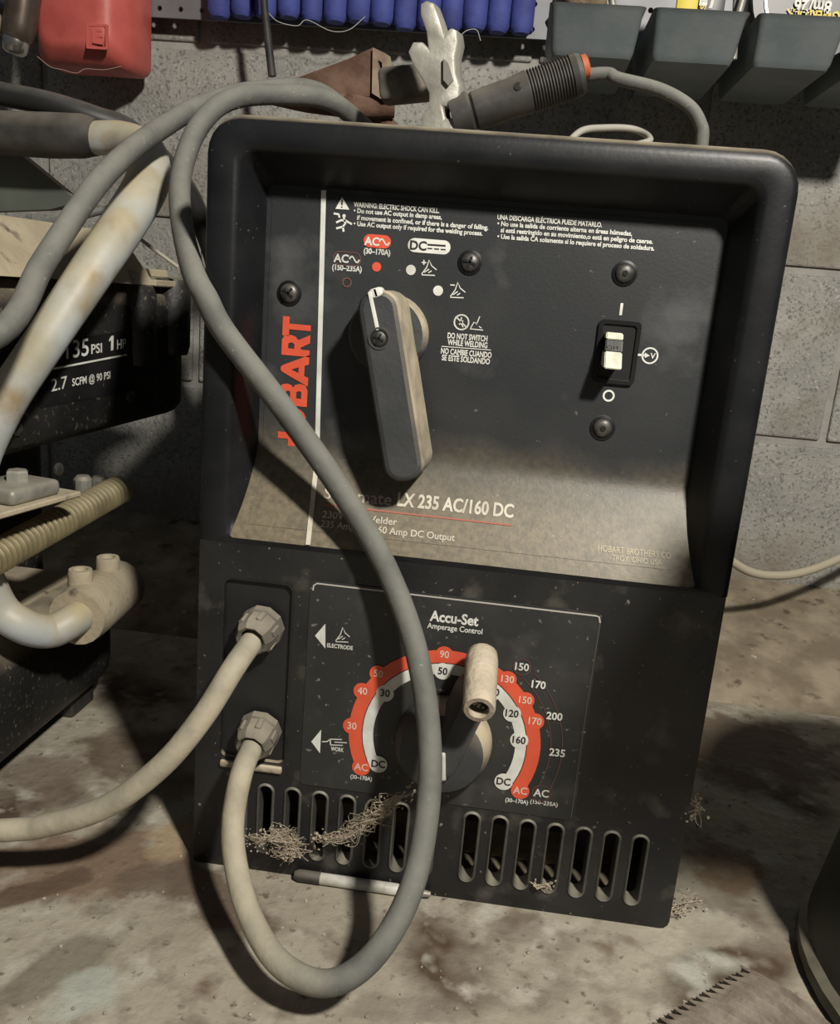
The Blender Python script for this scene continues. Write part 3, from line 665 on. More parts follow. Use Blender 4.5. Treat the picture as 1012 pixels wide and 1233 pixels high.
#@@CABLES
# ================================================================== CABLES
def px_path(lst): return [onY(x, y, Y) for x, y, Y in lst]
CRAD = .0071
def loop_mat(name='cable_loop', xa=-.035, xb=-.085, za=.20, zb=.14):
    mt = cable_rubber.copy(); mt.name = name; nt = mt.node_tree; N = nt.nodes; L = nt.links; b = N['Principled BSDF']
    src = b.inputs['Base Color'].links[0].from_socket
    tc = N.new('ShaderNodeTexCoord'); sx = N.new('ShaderNodeSeparateXYZ'); L.new(tc.outputs['Object'], sx.inputs[0])
    nz = N.new('ShaderNodeTexNoise'); nz.inputs['Scale'].default_value = 60; nz.inputs['Detail'].default_value = 5; L.new(tc.outputs['Object'], nz.inputs['Vector'])
    f1 = N.new('ShaderNodeMapRange'); f1.inputs['From Min'].default_value = xa; f1.inputs['From Max'].default_value = xb; L.new(sx.outputs['X'], f1.inputs['Value'])
    f2 = N.new('ShaderNodeMapRange'); f2.inputs['From Min'].default_value = za; f2.inputs['From Max'].default_value = zb; L.new(sx.outputs['Z'], f2.inputs['Value'])
    f3 = N.new('ShaderNodeMapRange'); f3.inputs['From Min'].default_value = .3; f3.inputs['From Max'].default_value = .6; f3.inputs['To Min'].default_value = .6; L.new(nz.outputs['Fac'], f3.inputs['Value'])
    m1 = N.new('ShaderNodeMath'); m1.operation = 'MULTIPLY'; L.new(f1.outputs[0], m1.inputs[0]); L.new(f2.outputs[0], m1.inputs[1])
    m2 = N.new('ShaderNodeMath'); m2.operation = 'MULTIPLY'; L.new(m1.outputs[0], m2.inputs[0]); L.new(f3.outputs[0], m2.inputs[1])
    mx = N.new('ShaderNodeMix'); mx.data_type = 'RGBA'; L.new(m2.outputs[0], mx.inputs['Factor']); L.new(src, mx.inputs[6]); mx.inputs[7].default_value = (.44, .395, .295, 1)
    L.new(mx.outputs[2], b.inputs['Base Color']); return mt
loop = [g2 + Vector((0, .004, .001)), g2 + Vector((-.001, -.022, -.006))] + px_path([(290, 935, -.038), (281, 985, -.048), (283, 1035, -.066), (300, 1100, -.090), (337, 1160, -.118), (393, 1184, -.128), (446, 1155, -.120), (490, 1085, -.098), (512, 1000, -.074), (518, 900, -.050), (503, 790, -.030), (468, 690, -.015), (415, 597, -.0095), (345, 497, -.0085), (272, 402, -.0090), (249, 360, -.0085), (233, 328, .004), (219, 268, .055), (218, 212, .085), (238, 155, .11), (275, 121, .13), (335, 114, .155), (400, 123, .185)]) + [Vector((-.108, .228, .516)), Vector((-.07, .275, .497)), Vector((0, .30, .4925)), Vector((.07, .31, .4925))]
tag(tube('welding_cable', loop, CRAD, loop_mat(), seg=18, n=8), 'grey welding cable looping from the lower gland across the welder front', 'cable')
lead = [g1 + Vector((.001, .004, .001)), g1 + Vector((-.004, -.024, -.008))] + px_path([(279, 808, -.040), (243, 865, -.052), (195, 922, -.060), (130, 970, -.062), (60, 993, -.060), (0, 1000, -.062)]) + \
       [Vector((-.385, -.095, .046)), Vector((-.425, -.20, .055)), Vector((-.43, -.245, .15)), Vector((-.365, -.20, .268)), Vector((-.295, -.12, .332))] + \
       [onY(-2, 402, -.06), onY(55, 312, -.01), onY(125, 212, .045), onY(193, 155, .112), onY(255, 122, .165), onY(320, 108, .205), onY(385, 111, .24), Vector((-.122, .285, .527)), Vector((-.085, .335, .499)), Vector((-.02, .36, .4935)), Vector((.05, .365, .4935))]
tag(tube('welding_cable', lead, .0072, loop_mat('cable_lead', 1.0, .5, .30, .20), seg=18), 'welding cable running from the upper gland past the compressor and back over the welder top', 'cable')

#@@TOPSTUFF
ZT = HT - .0015
# ---- electrode holder lying on the welder top
A = onY(566, 136, .115); B = onY(702, 88, .115)
eh = empty('electrode_holder', Vector((A.x, A.y, ZT)), 'black ribbed electrode holder with grey pronged jaw head lying on the welder', 'electrode holder')
ad = (B - A).normalized(); L_ = (B - A).length
prof = [(0, 0), (.010, .001), (.0125, .004), (.0125, .018)]
for k in range(16):
    h0 = .040 + k * (L_ - .046) / 16; prof += [(.0125, h0 if k else .03), (.0138, h0 + .001), (.0138, h0 + (L_ - .046) / 16 * .6), (.0126, h0 + (L_ - .046) / 16 * .75)]
prof += [(.0132, L_ - .003), (.0120, L_), (.006, L_ + .001), (0, L_ + .001)]
prof = [prof[0]] + sorted(prof[1:], key=lambda q: q[1])
prof[-1] = (0, L_ + .001)
lathe('handle', prof, A, ad, rubber_black, eh, 28, auto=30)
lathe('end_plug', [(.0075, 0), (.0075, .003), (.005, .0042), (0, .0042)], B - ad * .0005 + Vector((0, -.003, .003)), ad, M('orange_plastic', (.45, .12, .05), .6), eh, 14)
lathe('set_screw', [(.0028, 0), (.0028, .0006), (0, .0006)], A + ad * .032 + Vector((.001, -.0122, .0035)), (0, -1, .25), hole_black, eh, 12)
lathe('collar', [(.0135, 0), (.0140, .003), (.0140, .012), (.0120, .014), (0, .014)], A - ad * .012, ad, rubber_black, eh, 24)
JY = .105
jo = [(514, 147), (507, 140), (516, 128), (516, 112), (508, 95), (497, 78), (491, 62), (497, 50), (508, 50), (515, 57), (513, 38), (506, 18), (506, 4), (513, 0), (522, 3), (529, 22), (535, 42), (542, 32), (550, 36), (552, 50), (548, 68), (549, 88), (554, 102), (553, 116), (551, 130), (556, 149)]
jh = [(533, 128), (541, 129), (545, 142.0), (536, 142)]
slot = [(534, 70), (540, 76), (546, 96), (540, 103), (534, 96)]
def y3(Y): return lambda a, b: Vector((a, Y, b))
def pxj(pts, Y): return [(onY(x, y, Y).x, onY(x, y, Y).z if y < 146 else ZT + .0004) for x, y in pts]
def pxl(pts, Y): return [((onY(x, y, Y)).x, (onY(x, y, Y)).z) for x, y in pts]
jb = bmesh.new(); fill(jb, [pxj(jo, JY), pxl(jh, JY)], y3(JY))
r = bmesh.ops.extrude_face_region(jb, geom=jb.faces[:]); bmesh.ops.translate(jb, vec=(.004, .014, 0), verts=[q for q in r['geom'] if isinstance(q, bmesh.types.BMVert)])
bmesh.ops.recalc_face_normals(jb, faces=jb.faces[:])
eds = [e for e in jb.edges if len(e.link_faces) == 2 and e.link_faces[0].normal.dot(e.link_faces[1].normal) < .3]
bmesh.ops.bevel(jb, geom=eds, offset=.0018, segments=2, profile=.5, affect='EDGES')
from_bm('jaw_head', jb, steel_grey, eh, auto=35)
plate('jaw_insert', [pxl(slot, JY - .003)], y3(JY - .003), Vector((0, .005, 0)), M('jaw_insert', (.20, .19, .165), .5, .5, dust=.3), eh)
# jaw lower tongue, towards the left
bm = box_bm((-.018, -.012, -.011), (.024, .012, .012), .004, 2); bm.transform(Matrix.Translation(onY(488, 103, .17)) @ Matrix.Rotation(-.15, 4, 'Y')); from_bm('jaw_tongue', bm, M('jaw_dark', (.10, .09, .075), .7, .3, col2=(.2, .18, .15), scale=60, dust=.5), eh, auto=40)
tube('holder_lead', [B - ad * .006, B + ad * .012 + Vector((.004, 0, -.004)), onY(745, 95, .112), onY(795, 108, .108), onY(830, 128, .106), onY(844, 150, .105), onY(846, 168, .105), Vector((onY(846, 172, .105).x, .105, ZT - .001))], .0042, cable_rubber, eh, 12)
pp = onY(846, 172, .105); lathe('lead_grommet', [(.0085, 0), (.0085, .003), (.0065, .005), (.0042, .005)], (pp.x, .105, ZT - .0005), (0, 0, 1), rubber_black, eh, 16)
# ---- rusty ground clamp: tapering folded-steel jaw
GY = .27
gc = empty('ground_clamp', Vector((onY(400, 125, GY).x, GY, ZT)), 'rusty brown ground clamp with a wedge shaped jaw on the welder top', 'ground clamp')
wed = [(340, 100), (352, 95), (420, 70), (450, 56), (466, 64), (472, 90), (466, 112), (455, 122), (420, 122), (380, 113), (345, 104)]
bm = bmesh.new(); fill(bm, [pxl(wed[:4] + [(452, 90), (447, 118)] + wed[8:], GY - .012)], y3(GY - .012))
r = bmesh.ops.extrude_face_region(bm, geom=bm.faces[:]); bmesh.ops.translate(bm, vec=(.0, .034, 0), verts=[q for q in r['geom'] if isinstance(q, bmesh.types.BMVert)])
bmesh.ops.recalc_face_normals(bm, faces=bm.faces[:])
bmesh.ops.bevel(bm, geom=[e for e in bm.edges if len(e.link_faces) == 2 and e.link_faces[0].normal.dot(e.link_faces[1].normal) < .3], offset=.0015, segments=2, affect='EDGES')
from_bm('jaw', bm, rust, gc, auto=35)
# flared open end: frame of steel with dark mouth
fo = [(449, 57), (462, 63), (472, 118), (462, 121), (448, 112)]; fi = [(455, 72), (460, 75), (462, 100), (457, 104), (454, 95)]
plate('jaw_mouth', [pxl(fo, GY - .016), pxl(fi, GY - .016)], y3(GY - .016), Vector((.004, .012, 0)), M('rust_pale', (.30, .24, .18), .8, .2, col2=(.2, .13, .09), scale=60, dust=.5), gc)
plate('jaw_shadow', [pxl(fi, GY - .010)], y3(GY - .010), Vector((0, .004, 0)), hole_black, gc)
tube('pivot_pin', [onY(420, 118, GY - .016), onY(424, 117, GY + .026)], .0035, rust, gc, 10, raw=True)
tube('lower_jaw', [onY(330, 118, GY), onY(370, 122, GY - .004), onY(430, 128, GY - .006), onY(475, 130, GY)], [.006, .009, .010, .008], rust, gc, 10)
hp_ = onY(424, 117, GY); tube('clamp_handle', [hp_ + Vector((0, .006, 0)), hp_ + Vector((.03, .008, -.018)), Vector((hp_.x + .07, GY + .01, ZT + .0075)), Vector((hp_.x + .12, GY + .012, ZT + .0075))], .007, rust, gc, 10)
tag(tube('wire', [Vector((onY(680, 158, .05).x, .05, ZT + .002)), onY(700, 158, .06), onY(730, 154, .075), onY(760, 155, .085), onY(778, 162, .08), onY(782, 170, .06), onY(760, 176, .05)], .0021, M('pale_wire', (.30, .29, .25), .7), seg=8), 'thin pale looped wire lying on top of the welder', 'wire')

#@@COMPRESSOR
# ================================================================== COMPRESSOR (left)
CA = Vector((-.30, .10, 0)); CUx = Vector((.196, .981, 0)).normalized(); CNn = Vector((CUx.y, -CUx.x, 0))
def onS(px, py, off=0.0): return onP(px, py, CA + CNn * off, CNn)
def S3(u, off, z): return CA + CUx * u + CNn * off + Vector((0, 0, z))
def uz(px, py, off=0.0): p = onS(px, py, off) - CA; return p.dot(CUx), p.z
comp = empty('air_compressor', S3(-.05, -.12, 0), 'black dusty air compressor with pale tube handle marked 135 PSI', 'air compressor')
comp_black = M('comp_black', (.012, .012, .012), .55, col2=(.026, .025, .023), scale=20, spots=[((.13, .115, .085), 240, .60, .74)], dust=.8, dustcol=(.36, .31, .22), bump=.25, bscale=220, dustlo=.25)
comp_gloss = M('comp_gloss', (.010, .010, .011), .3, col2=(.018, .018, .018), scale=30, spots=[((.12, .11, .1), 200, .68, .75)])
dusty_tan = M('dusty_tan', (.42, .365, .26), .92, col2=(.33, .28, .195), scale=24, bump=.4, bscale=200, spots=[((.10, .08, .06), 50, .64, .74)])
# shroud
prof = [(-.03, .262), (-.006, .266), (0, .274), (0, .362), (-.003, .374), (-.012, .382), (-.022, .386)]
u0, u1 = -.17, .165
rings = []
for u, ins in ((u0, 0), (u1 - .03, 0), (u1 - .012, .004), (u1 - .003, .014), (u1, .028)):
    lean = .05 * (u + .05)
    rings.append([S3(u, o_ - ins, z_ + lean * (1 if z_ < .3 else .25)) for o_, z_ in prof] + [S3(u, -.22, .386), S3(u, -.22, .262)])
loft('shroud', rings, comp_black, comp, True, True, 45)
# ribs at the shroud's far end
for k, (px_, py_) in enumerate(((172, 395), (214, 385))):
    u_, z_ = uz(px_, py_); lathe('shroud_rib', [(0, 0), (.014, .002), (.016, .010), (.016, .058), (.013, .066), (0, .068)], S3(u_, -.006, z_ - .032), (0, 0, 1), comp_black, comp, 18)
# dusty sloping top cover
rings = []
for u in (u0, -.05, .03, .075, .10):
    rings.append([S3(u, .004, .385), S3(u, -.030, .4245 + .0), S3(u, -.20, .4300), S3(u, -.20, .388)])
loft('top_cover', rings, dusty_tan, comp, True, True, 30)
bm = box_bm((.10, -.16, .384), (.20, .004, .3895), .001, 1); bm.transform(Matrix.Translation(CA) @ Matrix((CUx, CNn, Vector((0, 0, 1)))).transposed().to_4x4()); from_bm('cover_plate', bm, dusty_tan, comp)
bm = box_bm((.09, -.16, .391), (.17, -.03, .398), .001, 1); bm.transform(Matrix.Translation(CA) @ Matrix((CUx, CNn, Vector((0, 0, 1)))).transposed().to_4x4()); from_bm('cover_plate', bm, dusty_tan, comp)
# rating label
def ST(s, p0, p1, h, off=.0012, bold=.02, mat=None):
    a = onS(*p0, off); b = onS(*p1, off); d = b - a; hm = (onS(p0[0], p0[1] - h, off) - a).length
    put_text(s, a, d.normalized(), Vector((0, 0, 1)), d.length, hm, mat or white_print, lab, bold)
c4 = [uz(45, 415), uz(160, 396), uz(160, 470), uz(45, 492)]
lab = plate('rating_label', [c4], lambda a, b: S3(a, .0004, b), CNn * -.0003, comp_gloss, comp)
ST('135', (80, 432), (107, 427.5), 21, bold=.01); ST('PSI', (110, 426), (123, 424), 11);  ST('HP', (141, 420.5), (152, 418.5), 11)
ST('2.7', (62, 471.5), (81, 467), 15, bold=.005); ST('SCFM @ 90 PSI', (87, 465), (133, 455.5), 9)
one = [(131.5, 408.5), (134.2, 404.5), (137, 404), (136.6, 421.6), (133.6, 422.2), (133.9, 409.5), (131.4, 411.5)]
q_ = [onS(x_, y_, .0012) for x_, y_ in one]; pydata('lettering', q_, [tuple(range(7))], white_print, lab)
a = onS(58, 446.5, .0012); b = onS(153, 428, .0012); pydata('rule', [a, b, b + Vector((0, 0, .0014)), a + Vector((0, 0, .0014))], [(0, 1, 2, 3)], white_print, lab)
for c_ in ((157, 478), (20, 517), (70, 565)):
    p = onS(*c_); lathe('screw', [(.005, 0), (.0046, .0015), (.003, .0025), (0, .003)], p, CNn, screw_dark, comp, 14)
# dark motor block under the shroud
bm = box_bm((-.155, -.24, .03), (.16, -.16, .30), .01, 2); bm.transform(Matrix.Translation(CA) @ Matrix((CUx, CNn, Vector((0, 0, 1)))).transposed().to_4x4()); from_bm('motor', bm, comp_black, comp)
# base block with dusty top
b0 = onZ(0, 945, .02); b1 = onZ(150, 812, .02); bd = (b1 - b0); bl_ = bd.length; bd.normalize(); bn = Vector((bd.y, -bd.x, 0))
BM_ = Matrix.Translation(b0) @ Matrix((bd, -bn, Vector((0, 0, 1)))).transposed().to_4x4()
def BL(name, a, b, mat, bev=.004, par=None, seg=3): return box(name, a, b, mat, par or comp, bev, seg, BM_)
BL('base', (-.07, 0, .0), (bl_ - .005, .17, .105), comp_black, .030, seg=6)
BL('base_dust', (-.06, .030, .104), (bl_ - .03, .165, .1075), dusty_tan, .001)
BL('foot', (-.02, .02, -.02), (.03, .08, .004), rubber_black, .003)
BL('foot', (bl_ - .06, .02, -.02), (bl_ - .02, .08, .004), rubber_black, .003)
# clamp with bolts holding the handle tube
def onBz(px, py, z): return onZ(px, py, b0.z + z)
cz = .135
k1 = onBz(92, 744, cz - .015); k2 = onBz(150, 700, cz - .015)
cdir = (k2 - k1).normalized()
tube('clamp', [k1, k1 + cdir * .01, k2 - cdir * .012, k2], [.0215, .0225, .0225, .016], dusty_tan, comp, 20, raw=True)
for c_ in ((97, 697), (130, 681)):
    p = onBz(c_[0], c_[1] + 10, cz + .002); bo = lathe('bolt', [(.0092, 0), (.0092, .0125), (.0085, .0145), (.0055, .0145), (.005, .0115), (0, .0115)], p, (0, 0, 1), dusty_tan, comp, 14)
# handle tube
handle_mat = M('handle_tube', (.42, .46, .48), .5, col2=(.30, .29, .24), scale=22, spots=[((.26, .19, .11), 30, .52, .70)], dust=.9, dustcol=(.47, .40, .235), bump=.1, bscale=100, dustlo=-.35)
hp = [k1 + cdir * .02, k1 - cdir * .004] + [onZ(60, 760, .135), onZ(25, 752, .145), onY(-5, 725, .03), onY(-32, 650, .015), onY(-30, 570, .01), onY(2, 492, .015), onY(55, 410, .03), onY(105, 335, .055), onY(150, 268, .09), onY(178, 218, .13), onY(176, 183, .16), onY(150, 168, .175), onY(112, 166, .18)]
hr = [.0125] * 6 + [.013] * 3 + [.014, .015, .0155, .0145, .013, .0125]
tube('handle', hp, hr, handle_mat, comp, 18, 8)
tube('handle_grip', [onY(116, 166, .18), onY(98, 164, .18), onY(60, 163, .18), onY(0, 160, .18), onY(-80, 155, .18)], [.0135, .0165, .017, .0165, .0165], rubber_black, comp, 18, 6)
# square bracket with bolt
q = onZ(38, 600, .243)
bm = box_bm((-.10, -.012, -.004), (.035, .175, .0), .001, 1); X3 = Matrix.Translation(q) @ Matrix((CUx, -CNn, Vector((0, 0, 1)))).transposed().to_4x4(); bm.transform(X3); br = from_bm('bracket', bm, dusty_tan, comp)
bm = box_bm((-.026, -.008, 0), (.020, .030, .011), .004, 3); bm.transform(X3); from_bm('bracket_pad', bm, steel_grey, comp, auto=40)
lathe('bolt', [(.0075, 0), (.0075, .006), (.006, .0075), (0, .0075)], q - CNn * .011 + Vector((0, 0, .0105)), (0, 0, 1), steel_grey, comp, 6, auto=20)
# corrugated flexible tube
fa = onS(-40, 690, .016); fb = onS(146, 588, .006); fd = fb - fa; FL = fd.length
prof = [(0, 0), (.009, 0)]
nr = 34
for k in range(nr):
    h0 = FL * k / nr; st = FL / nr; prof += [(.0090, h0 + st * .05), (.0112, h0 + st * .25), (.0118, h0 + st * .45), (.0112, h0 + st * .65), (.0090, h0 + st * .88)]
prof += [(.009, FL), (0, FL)]
lathe('flexible_tube', prof, fa, fd, M('brass_dusty', (.22, .185, .10), .6, .2, col2=(.15, .125, .07), scale=60, dust=.6, dustcol=(.48, .42, .28)), comp, 22, auto=40)
for px_ in (118, 138):
    p = onS(px_ - 18, 597, -.025); lathe('tube_fitting', [(0, 0), (.006, 0), (.0075, .004), (.0075, .014), (.005, .017), (0, .017)], p, (0, 0, 1), steel_grey, comp, 10)
# green guard sheet behind the grip
tri = [(-90, 95), (0, 166), (95, 243), (60, 252), (-120, 258)]
gp = plate('belt_guard', [pxl(tri, .21)], y3(.21), Vector((0, .012, 0)), M('guard_green', (.075, .085, .072), .5, col2=(.095, .105, .09), scale=20, dust=.8, bump=.1), comp)
# small wires on top
tube('wire', [onY(52, 270, .20), onY(90, 262, .20), onY(130, 252, .21), onY(175, 245, .22)], .0032, cable_rubber, comp, 8)
tube('wire', [onY(165, 285, .22), onY(185, 300, .22), onY(215, 322, .21)], .0016, M('pale_wire2', (.45, .42, .34), .7), comp, 8)
# black hose behind
tag(tube('air_hose', [onY(-90, 96, .30), onY(0, 113, .30), onY(60, 125, .30), onY(115, 142, .31), onY(160, 160, .33), onY(215, 215, .36), onY(240, 262, .38), onY(262, 330, .40), onY(268, 420, .42)], .0105, M('hose_black', (.02, .02, .019), .5, dust=.6, dustcol=(.2, .19, .17)), seg=14), 'black rubber air hose running behind the compressor handle', 'hose')

#@@WALLSTUFF
# ================================================================== ON THE WALL
PY = .565
pz0 = onY(440, 35, PY).z
peg_mat = M('peg_metal', (.20, .205, .215), .5, .4, col2=(.15, .15, .16), scale=20, dust=.3)
hol = []
for i in range(-48, 49):
    for j in range(0, 4):
        hol.append(circ(.0032, 6, i * .0254 + .004, pz0 + .0095 + j * .0254))
peg = plate('pegboard', [[(-1.25, pz0), (1.25, pz0), (1.25, pz0 + .103), (-1.25, pz0 + .103)]] + hol, y3(PY), Vector((0, .003, 0)), peg_mat)
tag(peg, 'grey metal pegboard strip fixed along the block wall', 'pegboard')
for x in (-.9, -.3, .3, .9): box('standoff', (x - .01, PY + .003, pz0 + .03), (x + .01, WY + .006, pz0 + .08), peg_mat, peg)
# red moulded case
case_red = M('case_red', (.60, .125, .105), .5, col2=(.50, .095, .08), scale=25, dust=.4, dustcol=(.45, .25, .2), bump=.15, bscale=150)
CYf = .475
x0 = onY(30, 70, CYf).x; x1 = onY(178, 88, PY - .02).x; z0 = onY(160, 92, PY - .03).z
rc = empty('tool_case', Vector(((x0 + x1) / 2, WY - .004, z0)), 'red moulded plastic tool case hanging on the wall', 'case')
def rring(y, ins, r_): return [Vector((a, y, b)) for a, b in rrect(x0 + ins, x1 - ins, z0 + ins, z0 + .30 - ins, r_, 5)]
loft('case_shell', [rring(PY - .001, .004, .012), rring(PY - .02, 0, .014), rring(CYf + .03, 0, .014), rring(CYf + .022, .004, .014), rring(CYf + .006, .012, .016), rring(CYf, .020, .014)], case_red, rc, True, True, 35)
e0, e1 = onY(104, 28, CYf), onY(130, 60, CYf)
plate('embossed_frame', [rrect(e0.x, e1.x, e1.z, e0.z, .001, 2), rrect(e0.x + .0025, e1.x - .0025, e1.z + .0025, e0.z - .0025, .001, 2)], y3(CYf - .0007), Vector((0, .002, 0)), case_red, rc)
ex = [(110, 34), (112, 52), (124, 54), (124, 50), (117, 49), (117, 45), (123, 45.5), (123, 42), (116.5, 41.5), (116, 38), (123, 39), (122, 35)]
plate('embossed_mark', [pxl(ex, CYf)], y3(CYf - .0007), Vector((0, .002, 0)), case_red, rc)
tube('moulding_flash', [onY(45, 68, CYf + .018), onY(60, 80, CYf + .016), onY(75, 84, CYf + .016), onY(92, 88, CYf + .016), onY(103, 83, CYf + .016), onY(125, 84, CYf + .014), onY(146, 80, CYf + .012)], .0004, M('flash', (.42, .28, .24), .7), rc, 6)
# hanging brown tool with chrome end
ht = empty('grease_gun', onY(20, 60, .43), 'dark brown cylindrical tool with a bright chrome end beside the red case', 'tool')
tube('barrel', [onY(35, -90, .43), onY(30, -20, .43), onY(24, 30, .43), onY(20, 46, .43)], [.0175, .0175, .0165, .0150], M('tool_brown', (.085, .06, .045), .35, .5, col2=(.14, .11, .09), scale=40, dust=.2), ht, 18)
tube('chrome_end', [onY(20.4, 44, .43), onY(19.5, 50, .43), onY(18, 62, .43), onY(17.5, 66, .43)], [.0130, .0135, .0120, .008], M('chrome', (.5, .48, .44), .22, .9), ht, 18, raw=True)
hk = onY(35, -90, .43); tube('hanging_hook', [hk - Vector((0, 0, .01)), hk + Vector((-.012, .004, .012)), hk + Vector((-.045, .03, .02)), Vector((hk.x - .05, PY - .001, hk.z + .015))], .003, steel_grey, ht, 8)
tube('hook_arm', [onY(-40, 10, .45), onY(-5, 28, .44), onY(16, 36, .432)], [.012, .010, .008], M('rust_pale', (.3, .24, .18)), ht, 10)
# blue tool roll
blue = M('blue_cloth', (.055, .075, .30), .75, col2=(.04, .05, .21), scale=35, dust=.25, dustcol=(.2, .2, .3), bump=.3, bscale=250)
NB = 14
tr_ = empty('tool_roll', onY(445, 36, .54), 'blue fabric tool roll with a row of stuffed pouches on the wall', 'tool roll')
for k in range(NB):
    px_ = 264 + (627 - 264) * k / (NB - 1); pyb = 19 + (43 - 19) * k / (NB - 1) + random.uniform(-3, 3)
    b = onY(px_, pyb, .545); t = b + Vector((random.uniform(-.002, .002), 0, .14)); rr_ = .0135 * random.uniform(.92, 1.08)
    lathe('pouch', [(0, .001), (rr_ * .7, 0), (rr_ * .98, .006), (rr_, .02), (rr_ * 1.02, .14), (0, .141)], b, (t - b), blue, tr_, 14, 50)
xa, xb = onY(250, 30, .556).x, onY(641, 45, .556).x; zz = onY(440, 35, .556).z
box('backing', (xa, .5580, zz + .008), (xb, .5645, zz + .13), blue, tr_, .001)
tube('frayed_edge', [onY(x_, y_, .535) for x_, y_ in ((322, 14), (335, 26), (358, 31), (370, 24), (398, 37), (420, 36), (440, 20))], .0004, M('fray', (.5, .5, .5), .8), tr_, 6)
tube('frayed_edge', [onY(x_, y_, .535) for x_, y_ in ((552, 46), (562, 37), (574, 36), (579, 49))], .0004, M('fray', (.5, .5, .5), .8), tr_, 6)
# hanging rod
tag(tube('hanging_rod', [Vector((onY(316, -70, .50).x, PY - .001, onY(316, -70, .50).z + .006)), onY(316, -78, .52), onY(316, -70, .50), onY(318, 0, .50), onY(322, 40, .50), onY(328, 92, .50)], [.0036, .0038, .0042, .0045], rubber_black, seg=10), 'thin black rod hanging from the wall in front of the blue roll', 'rod')
# parts bins
bin_mat = M('bin_grey', (.13, .155, .16), .5, col2=(.165, .185, .19), scale=22, dust=.45, dustcol=(.28, .27, .25), bump=.1, bscale=200)
BF = .39
def make_bin(xl, xr, zt, zb, label):
    w = xr - xl
    e = empty('parts_bin', Vector(((xl + xr) / 2, PY - .002, zb)), label, 'bin', 'grey parts bins on the wall')
    rings = []
    def rg(z, yf, ins): return [Vector((a, y_, z)) for a, y_ in rrect(xl + ins, xr - ins, yf + ins, PY - .004 - ins, .006, 3)]
    t = .0022
    loft('bin_body', [rg(zb, BF + .016, .005), rg(zb + .005, BF + .013, .003), rg(zt - .004, BF + .001, -.0), rg(zt, BF - .002, -.002), rg(zt, BF + .001, t), rg(zb + .006, BF + .016, .003 + t)], bin_mat, e, True, True, 40)
    return e
def bx(pl, pr): return onY(*pl, BF).x, onY(*pr, BF).x
zt2 = onY(845, 13, BF).z; zb2 = onY(845, 74, BF + .014).z
xs_ = [bx((664, 15), (776, 15)), bx((790, 15), (902, 15)), bx((917, 15), (1024, 20)), bx((1041, 20), (1150, 26))]  # last bin is added past the right edge to extend the wall shadow
labs = ['grey plastic parts bin on the wall with a crumpled brown rag, end of the row', 'grey plastic parts bin between two others, holding a yellow box', 'grey plastic parts bin holding a round black tape measure', 'empty grey plastic parts bin added beyond the tape measure bin to extend the wall shadow']
bins = [make_bin(a, b, zt2, zb2, l_) for (a, b), l_ in zip(xs_, labs)]
zin = zb2 + .006
# tape measure, upside-down face towards the room
yellow = M('yellow_print', (.65, .50, .02), .5)
tm = onY(984, -8, (BF + .022)); tm = Vector((tm.x, (BF + .022), tm.z))
tmr = tm.z - zin - .0005
tmo = empty('tape_measure', Vector((tm.x, BF + .035, zin)), 'round black tape measure standing upside down in a grey bin', 'tape measure')
lathe('tape_case', [(0, 0), (tmr * .97, 0), (tmr, .003), (tmr, .032), (tmr * .97, .035), (0, .035)], tm + Vector((0, 0.001, 0)), (0, 1, 0), M('tape_black', (.012, .012, .012), .4), tmo, 40)
lathe('tape_rim', [(tmr * .80, 0), (tmr * .80, .0012), (tmr * .76, .0012), (tmr * .76, 0)], tm + Vector((0, .0005, 0)), (0, -1, 0), M('tape_silver', (.35, .35, .33), .4, .6), tmo, 40)
SURF['B'] = (Vector((0, (BF + .0205), 0)), Vector((0, -1, 0)), Vector((0, 0, 1)))
put_text("8m/26'", onY(1003, 1.5, (BF + .0203)) , Vector((-1, 0, 0)), Vector((0, 0, -1)), (onY(1003, 2, (BF + .0203)) - onY(955, -1, (BF + .0203))).length, .0105, white_print, tmo, .03)
put_text('POWERLOCK', onY(1018, 14.5, (BF + .0203)), Vector((-1, 0, 0)), Vector((0, 0, -1)), (onY(1018, 14, (BF + .0203)) - onY(948, 10, (BF + .0203))).length, .0075, yellow, tmo, .03)
# yellow / black blister package in the middle bin
bx0 = onY(816, 5, (BF + .022)).x; bx1 = onY(850, 5, (BF + .022)).x; bx2 = onY(874, 5, (BF + .022)).x; ztop = zt2 + .075
pk = empty('blister_pack', Vector((bx1, BF + .03, zin)), 'yellow and black packaged blades standing in a grey bin', 'package')
box('yellow_card', (bx0, BF + .026, zin), (bx1 - .006, BF + .032, ztop), yellow, pk, .001)
box('black_card', (bx1 - .0055, BF + .024, zin), (bx2, BF + .034, ztop), M('tape_black', (.012,) * 3), pk, .001)
put_text('5', onY(858, 10, (BF + .0235)), Vector((0, 0, 1)), Vector((-1, 0, 0)), .0165, .012, white_print, pk, .03)
put_text('LXTYL', onY(835, 12.5, (BF + .0255)), Vector((-1, 0, 0)), Vector((0, 0, -1)), .020, .008, M('tape_black', (.012,) * 3), pk, .02)
put_text('STYL', onY(850, 11.5, (BF + .0235)), Vector((0, 0, 1)), Vector((-1, 0, 0)), .020, .005, yellow, pk, .02)
